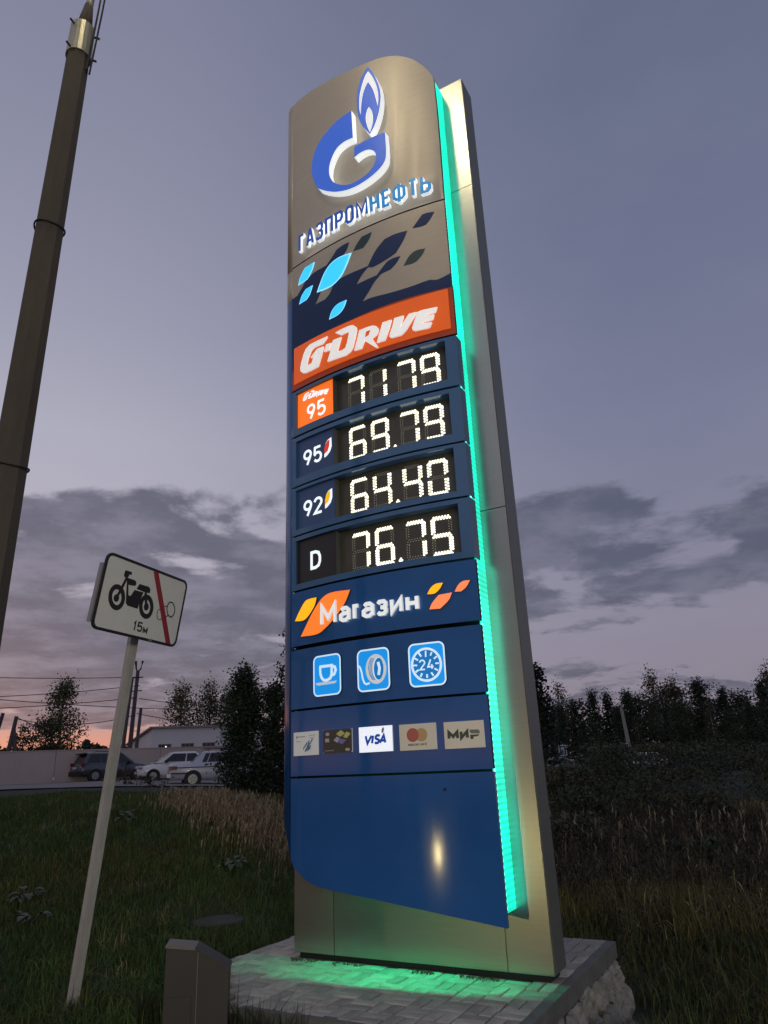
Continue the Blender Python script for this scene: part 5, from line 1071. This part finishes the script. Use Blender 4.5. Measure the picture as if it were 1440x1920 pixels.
# scrub: separate bushes on the right
def bush(x, y, h_, w_, n, leaf, col, seed, label): 
    return tree('bush', 'round', (x, y, H(x, y) - .1), h_, w_, n, leaf, col, label, 'bush', 'bushes in front of the wood', seed)
bl = ['dark bush beside the lower right edge of the tower', 'wide dark bush hiding the parked cars', 'tall bush in front of the leaning pole', 'broad bush under the green shelter', 'dark bush at the right edge before the wood', 'rounded bush between the two crossing signs', 'dense bush right of the pale sedan', 'low bush at the far right of the scrub']
for k, (x, y, h_, w_) in enumerate(((5.6, 26, 1.7, 2.6), (9.3, 33, 2.2, 5.0), (14.6, 42, 2.3, 5.6), (20.0, 50, 2.5, 6.5), (17.4, 34, 2.0, 5.0), (13.4, 48, 2.7, 4.2), (25.5, 58, 2.6, 7.0), (21.5, 40, 2.3, 5.5))):
    bush(x, y, h_, w_, 3800, .10 + .001 * y, (.034, .040, .024) if k % 2 else (.046, .043, .025), 80 + k, bl[k])
tree('bush', 'round', (-10.75, 30.0, H(-10.75, 30) - .15), .95, 1.2, 150, .10, (.050, .035, .024), 'thin reddish bush in front of the white sedan', 'bush', None, 91)
tree('bush', 'round', (-8.9, 27.5, H(-8.9, 27.5) - .15), .5, 1.8, 220, .09, (.040, .036, .022), 'low straggly bush on the bank before the saloon', 'bush', None, 92)

near_bl = ['low dark bush close behind the right end of the plinth', 'dark bush behind the tower right edge in the weeds', 'round bush in the middle of the weeds', 'bush at the right frame edge among the reeds', 'dark bush in front of the tallest birches', 'small bush behind the yellow tufts', 'wide bush left of the reeds', 'bush before the pale sedan']
for k, (x, y, h_, w_) in enumerate(((3.9, 17.5, 1.0, 1.6), (5.1, 21.5, 1.3, 2.2), (8.0, 20.5, 1.15, 2.2), (12.3, 23.5, 1.3, 2.6), (10.2, 26.0, 1.6, 3.2), (5.6, 14.6, .75, 1.4), (8.2, 24.5, 1.5, 2.6), (6.6, 27.5, 1.7, 2.6))):
    bush(x, y, h_, w_, 1900, .10, (.024, .030, .018) if k % 2 else (.034, .034, .021), 180 + k, near_bl[k])
# ---- grass and weeds (stuff)
def Hn(x, y):
    f = np.vectorize(H); return f(x, y)
def blades(name, x, y, h_, wd, lean, cols, m_=None, seg=2, z0=0):
    n = len(x); z = Hn(x, y) + z0; a = rng.uniform(0, 2 * np.pi, n); la = rng.uniform(0, 2 * np.pi, n); ln = np.abs(rng.normal(size=n)) * lean
    dx, dy = np.cos(a) * wd * .5, np.sin(a) * wd * .5; tx, ty = np.cos(la) * ln * h_, np.sin(la) * ln * h_
    base = np.stack([x, y, z - .03], 1); off = np.stack([dx, dy, np.zeros(n)], 1); mid = base + np.stack([tx * .35, ty * .35, h_ * .6], 1); top_ = base + np.stack([tx, ty, h_ * (1 - .3 * np.minimum(ln, 1))], 1)
    V = np.stack([base - off, base + off, mid + off * .8, mid - off * .8, mid - off * .8, mid + off * .8, top_ + off * .08, top_ - off * .08], 1).reshape(-1, 3)
    return tag(fast_mesh(name, V, 4, m_ or MT['blade'], np.repeat(cols, 8, 0)), kind='stuff')
def inplat(x, y, pad=.0):
    u = (x + .928) * math.cos(ANG) + (y - 6.979) * math.sin(ANG); v = -(-(x + .928) * math.sin(ANG) + (y - 6.979) * math.cos(ANG))
    return (u > PU0 - pad) & (u < PU1 + pad) & (v > PV0 - pad) & (v < PV1 + pad)
def scatter(n, x0, x1, y0, y1, p=1.6):
    y = y0 + (y1 - y0) * rng.uniform(0, 1, n) ** p; x = x0 + (x1 - x0) * rng.uniform(0, 1, n)
    return x, y
def patch(x, y, sc, seed):
    r_ = np.random.default_rng(seed); v = np.zeros(len(x))
    for _ in range(5):
        fx_, fy, ph = r_.uniform(.3, 1.6) * sc, r_.uniform(.3, 1.6) * sc, r_.uniform(0, 6.28); v += np.sin(x * fx_ + y * fy * r_.choice([-1, 1]) + ph)
    return v / 5
# lawn bank on the left
n = 150000
x, y = scatter(n, -9.5, 1.0, 5.2, 22, 1.7); x = x * (.42 + .58 * np.minimum(1, y / 15))
k = ~inplat(x, y, .02) & ~((x + 2.06) ** 2 + (y - 9.05) ** 2 < .27 ** 2) & (x > -.62 * y - 1.5); x, y = x[k], y[k]
pt_ = patch(x, y, 1.0, 2); hh = (.10 + .09 * rng.uniform(0, 1, len(x)) + .05 * pt_) * (1 + .02 * y)
gcol = np.array([.050, .088, .026])[None] * rng.uniform(.5, 1.5, len(x))[:, None]; dry = rng.uniform(0, 1, len(x)) < (.06 + .10 * (pt_ > .2)); gcol[dry] = np.array([.13, .108, .05]) * rng.uniform(.5, 1.3, dry.sum())[:, None]
gcol[:, 0] *= 1 + .5 * np.clip(pt_, 0, 1)
blades('lawn_grass', x, y, np.clip(hh * .78, .05, .3), .007 + .0006 * y, .6, gcol)
# coarser tufts over the lawn
n = 26000; ck = rng.integers(0, 900, n); ccx, ccy = scatter(900, -9.0, .8, 5.4, 17, 1.5); x = ccx[ck] * (.42 + .58 * np.minimum(1, ccy[ck] / 15)) + rng.normal(size=n) * .07; y = ccy[ck] + rng.normal(size=n) * .07
k = ~inplat(x, y, .03) & ((x + 2.06) ** 2 + (y - 9.05) ** 2 > .30 ** 2); x, y, ck = x[k], y[k], ck[k]
tone = rng.uniform(.5, 1.7, 900)[ck] * rng.uniform(.7, 1.3, len(x)); tc_ = np.array([.056, .085, .026])[None] * tone[:, None]; br_ = rng.uniform(0, 1, 900)[ck] < .14; tc_[br_] = np.array([.14, .115, .06]) * tone[br_][:, None]
blades('lawn_tufts', x, y, rng.uniform(.08, .25, len(x)) * (.7 + .6 * rng.uniform(0, 1, 900)[ck]), .010, .75, tc_)
# rank grass beside and behind the plinth, right
n = 90000
x, y = scatter(n, 1.2, 13, 5.0, 26, 1.6); k = ~inplat(x, y, .42) & (x < .64 * y + 1.0); x, y = x[k], y[k]
pt_ = patch(x, y, 1.1, 6); hh = .16 + .14 * rng.uniform(0, 1, len(x)) + .08 * pt_
gcol = np.array([.055, .072, .028])[None] * rng.uniform(.4, 1.4, len(x))[:, None]; dry = rng.uniform(0, 1, len(x)) < .22 + .15 * (pt_ > 0); gcol[dry] = np.array([.085, .070, .032]) * rng.uniform(.4, 1.2, dry.sum())[:, None]
blades('rank_grass', x, y, np.clip(hh, .06, .6), .009 + .0006 * y, .5, gcol)
# yellow green tuft band
n = 5200; ck = rng.integers(0, 34, n); ccx = 3.7 + rng.normal(size=34) * 1.15; ccy = 11.0 + rng.normal(size=34) * .6; x = ccx[ck] + rng.normal(size=n) * .13; y = ccy[ck] + rng.normal(size=n) * .12
blades('tall_tuft', x, y, rng.uniform(.2, .62, n), .008, .45, np.array([.15, .135, .05])[None] * rng.uniform(.4, 1.3, n)[:, None])
# dead weeds: stems with small leaves
def weeds(name, n, x, y, h0, h1, col, leaf=.06, nl=9):
    h_ = rng.uniform(h0, h1, n); la = rng.uniform(0, 6.28, n); ln = np.abs(rng.normal(size=n)) * .25
    z = Hn(x, y); B = np.stack([x, y, z - .05], 1); T = B + np.stack([np.cos(la) * ln * h_, np.sin(la) * ln * h_, h_], 1)
    a = rng.uniform(0, 6.28, n); off = np.stack([np.cos(a), np.sin(a), np.zeros(n)], 1) * (.004 + .0004 * y)[:, None]
    S_ = np.stack([B - off, B + off, T + off * .4, T - off * .4], 1).reshape(-1, 3)
    t = rng.uniform(.15, 1.0, (n, nl)); P_ = B[:, None] + (T - B)[:, None] * t[..., None]
    ang = rng.uniform(0, 6.28, (n, nl)); L_ = leaf * rng.uniform(.5, 1.8, (n, nl)); dr_ = rng.normal(size=(n, nl)) * .6 - .1
    D = np.stack([np.cos(ang) * L_, np.sin(ang) * L_, dr_ * L_], -1); sd = np.stack([-np.sin(ang), np.cos(ang), np.zeros_like(ang)], -1) * (L_ * .055)[..., None]
    tip = P_ + D; mid = P_ + D * .5 + np.array([0, 0, 1.0]) * (L_ * .22)[..., None]
    Q = np.stack([P_, mid - sd, tip, mid + sd], 2).reshape(-1, 3)
    tone = np.where(rng.uniform(0, 1, n) < .14, 1.7, .62) * rng.uniform(.6, 1.4, n)
    c0 = np.array(col)[None] * tone[:, None]; c1 = np.repeat(c0, 4, 0); c2 = np.repeat(np.repeat(c0, nl, 0) * rng.uniform(.6, 1.4, n * nl)[:, None], 4, 0)
    return tag(fast_mesh(name, np.concatenate([S_, Q]), 4, MT['blade'], np.concatenate([c1, c2])), kind='stuff')
n = 9000; x, y = scatter(n, 2.4, 16, 11.5, 25, 1.1); k = (x < .60 * y + 1) & (x > .17 * y - .2); x, y = x[k], y[k]
weeds('dead_weeds', len(x), x, y, .25, .85, (.070, .058, .037), .13, 11)
n = 1500; x, y = scatter(n, 2.6, 8.5, 9.5, 14, 1.0); k = (x < .60 * y + 1) & (x > .20 * y); x, y = x[k], y[k]
weeds('dead_weeds', len(x), x, y, .3, .7, (.11, .10, .052), .10, 9)
# pale feathery reed grass: left of the tower, and at the right edge
def reeds(name, x, y, h0, h1, col, plume=.10):
    n = len(x); h_ = rng.uniform(h0, h1, n); z = Hn(x, y); la = rng.normal(size=n) * .5 + .4; ln = np.abs(rng.normal(size=n)) * .16 + .03
    B = np.stack([x, y, z - .05], 1); T = B + np.stack([np.cos(la) * ln * h_, np.sin(la) * ln * h_, h_], 1)
    a = rng.uniform(0, 6.28, n); off = np.stack([np.cos(a), np.sin(a), np.zeros(n)], 1) * .005
    S_ = np.stack([B - off, B + off, T + off * .5, T - off * .5], 1).reshape(-1, 3)
    m_ = 4; k = rng.uniform(-.5, 1.0, (n, m_)); P_ = T[:, None] + (T - B)[:, None] / np.linalg.norm(T - B, axis=1)[:, None, None] * (k * plume)[..., None]
    Q = []
    d = rng.normal(size=(n, m_, 3)) * .35; d[..., 2] += 1.0; d /= np.linalg.norm(d, axis=-1)[..., None]; s2 = rng.normal(size=(n, m_, 3)); s2 -= d * (s2 * d).sum(-1)[..., None]; s2 /= np.linalg.norm(s2, axis=-1)[..., None]
    Q = np.stack([P_ - d * plume * .5, P_ + s2 * plume * .09, P_ + d * plume * .55, P_ - s2 * plume * .09], 2).reshape(-1, 3)
    tone = rng.uniform(.45, 1.35, n); c0 = np.array(col)[None] * tone[:, None]
    return tag(fast_mesh(name, np.concatenate([S_, Q]), 4, MT['blade'], np.concatenate([np.repeat(c0 * .75, 4, 0), np.repeat(np.repeat(c0 * 1.15, m_, 0), 4, 0)])), kind='stuff')
n = 2500; t = rng.uniform(0, 1, n); x = -4.5 + 3.2 * t + rng.normal(size=n) * .35; y = 16.2 - 4.2 * t + rng.normal(size=n) * .7
reeds('reed_grass', x, y, .16, .44, (.26, .205, .135), .08)
n = 1800; x = 10.6 + rng.normal(size=n) * .9; y = 20.5 + rng.normal(size=n) * .8
reeds('reed_grass', x, y, .35, .8, (.13, .105, .06))
n = 170; x, y = scatter(n, 3.2, 12, 12, 19, 1.0); k = (x < .60 * y + 1) & (x > .19 * y); x, y = x[k], y[k]
reeds('reed_grass', x, y, .5, 1.0, (.20, .175, .12), .14)
# grass growing over the front edge of the plinth
def local(u, v): return (-.928 + u * math.cos(ANG) + v * math.sin(ANG), 6.979 + u * math.sin(ANG) - v * math.cos(ANG))
n = 520; u = PU0 + .05 + 1.5 * rng.uniform(0, 1, n) ** 1.2; v = PV1 + .02 + .10 * rng.uniform(0, 1, n); x, y = local(u, v)
blades('edge_grass', x, y, .27 + .16 * rng.uniform(0, 1, n) ** 2 * (1 + (rng.uniform(0, 1, n) > .9) * .7), .008, .30, np.array([.030, .040, .018])[None] * rng.uniform(.5, 1.3, n)[:, None])
# debris and moss along the foot of the tower
n = 500; u = .0 + 1.95 * rng.uniform(0, 1, n); v = .02 + np.abs(rng.normal(size=n)) * .035; k = (np.sin(u * 5) + np.sin(u * 11 + 1)) > .3; x, y = local(u[k], v[k])
P_ = np.stack([x, y, np.full(len(x), .256)], 1); tag(fast_mesh('leaf_litter', leaf_cards(P_, .022), 4, MT['leaf'], np.repeat(np.array([.09, .08, .05])[None] * rng.uniform(.5, 1.6, len(x))[:, None], 4, 0)), kind='stuff')
# large leaved plants on the bank
MT['burdock'] = mat('broad_leaf', (.045, .065, .034), .55, ns=9, na=.3)
rl_ = random.Random(77)
def broad_plant(x, y, lv, label):
    o = empty('burdock_plant', (x, y, H(x, y))); tag(o, label, 'plant', 'broad leaved plants on the bank')
    lv = [(a, r_, z_ * .8, s_ * .62, tilt) for a, r_, z_, s_, tilt in lv] + [(rl_.uniform(0, 6.28), rl_.uniform(.03, .16), rl_.uniform(.05, .14), rl_.uniform(.09, .17), rl_.uniform(0, .6)) for _ in range(9)]
    for a, r_, z_, s_, tilt in lv:
        pts = []; n = 8
        for side in (1, -1):
            for k in range(n + 1):
                t = k / n if side > 0 else 1 - k / n
                pts.append((t * s_, side * s_ * .34 * math.sin(math.pi * t ** .8) * (1 + .08 * math.sin(9 * t)), .25 * s_ * math.sin(math.pi * t) - tilt * t * s_))
        c, sn_ = math.cos(a), math.sin(a); f_ = lambda p: (r_ * c + p[0] * c - p[1] * sn_, r_ * sn_ + p[0] * sn_ + p[1] * c, z_ + p[2])
        s_ = s_
        m = len(pts); mid_ = [f_((k / n * s_, 0, .25 * s_ * math.sin(math.pi * k / n) - tilt * k / n * s_ - .02 * s_)) for k in range(n + 1)]
        V = [f_(p) for p in pts[:n + 1]] + mid_ + [f_(p) for p in pts[n + 1:]][::-1]
        F = [[k, k + 1, n + 1 + k + 1, n + 1 + k] for k in range(n)] + [[n + 1 + k, n + 2 + k, 2 * n + 3 + k, 2 * n + 2 + k] for k in range(n)]
        V2 = [(p[0], p[1], p[2] - .004) for p in V]; nV = len(V)
        bb = MB(); bb.add(V + V2, F + [[nV + i for i in reversed(q)] for q in F]); bb.build('leaf', MT['burdock'], o, True, fix=False)
        MB().tube([(0, 0, 0), f_((0, 0, 0))], .006, 5).build('stalk', MT['burdock'], o)
broad_plant(-4.62, 9.75, [(.3, .08, .20, .26, .1), (-.9, .08, .16, .28, .2), (2.2, .08, .22, .24, .1), (3.6, .05, .18, .26, .3), (-2.0, .06, .14, .24, .3)], 'broad leaved plant at the left edge of the bank')
broad_plant(-4.22, 9.15, [(.6, .05, .12, .15, .2), (2.6, .04, .10, .13, .3), (-1.5, .05, .10, .14, .3)], 'small broad leaved plant below the first one')
broad_plant(-4.85, 13.8, [(.4, .06, .22, .30, .2), (1.8, .06, .18, .26, .1), (3.2, .07, .2, .28, .2), (-.8, .05, .16, .25, .3)], 'leafy plant near the crest beside the sign post')
broad_plant(-2.35, 11.2, [(.2, .06, .16, .26, .2), (1.5, .06, .18, .24, .1), (2.9, .06, .15, .25, .2), (-1.1, .06, .12, .26, .3), (4.2, .04, .14, .22, .2)], 'leafy plant in the lawn above the well cover')
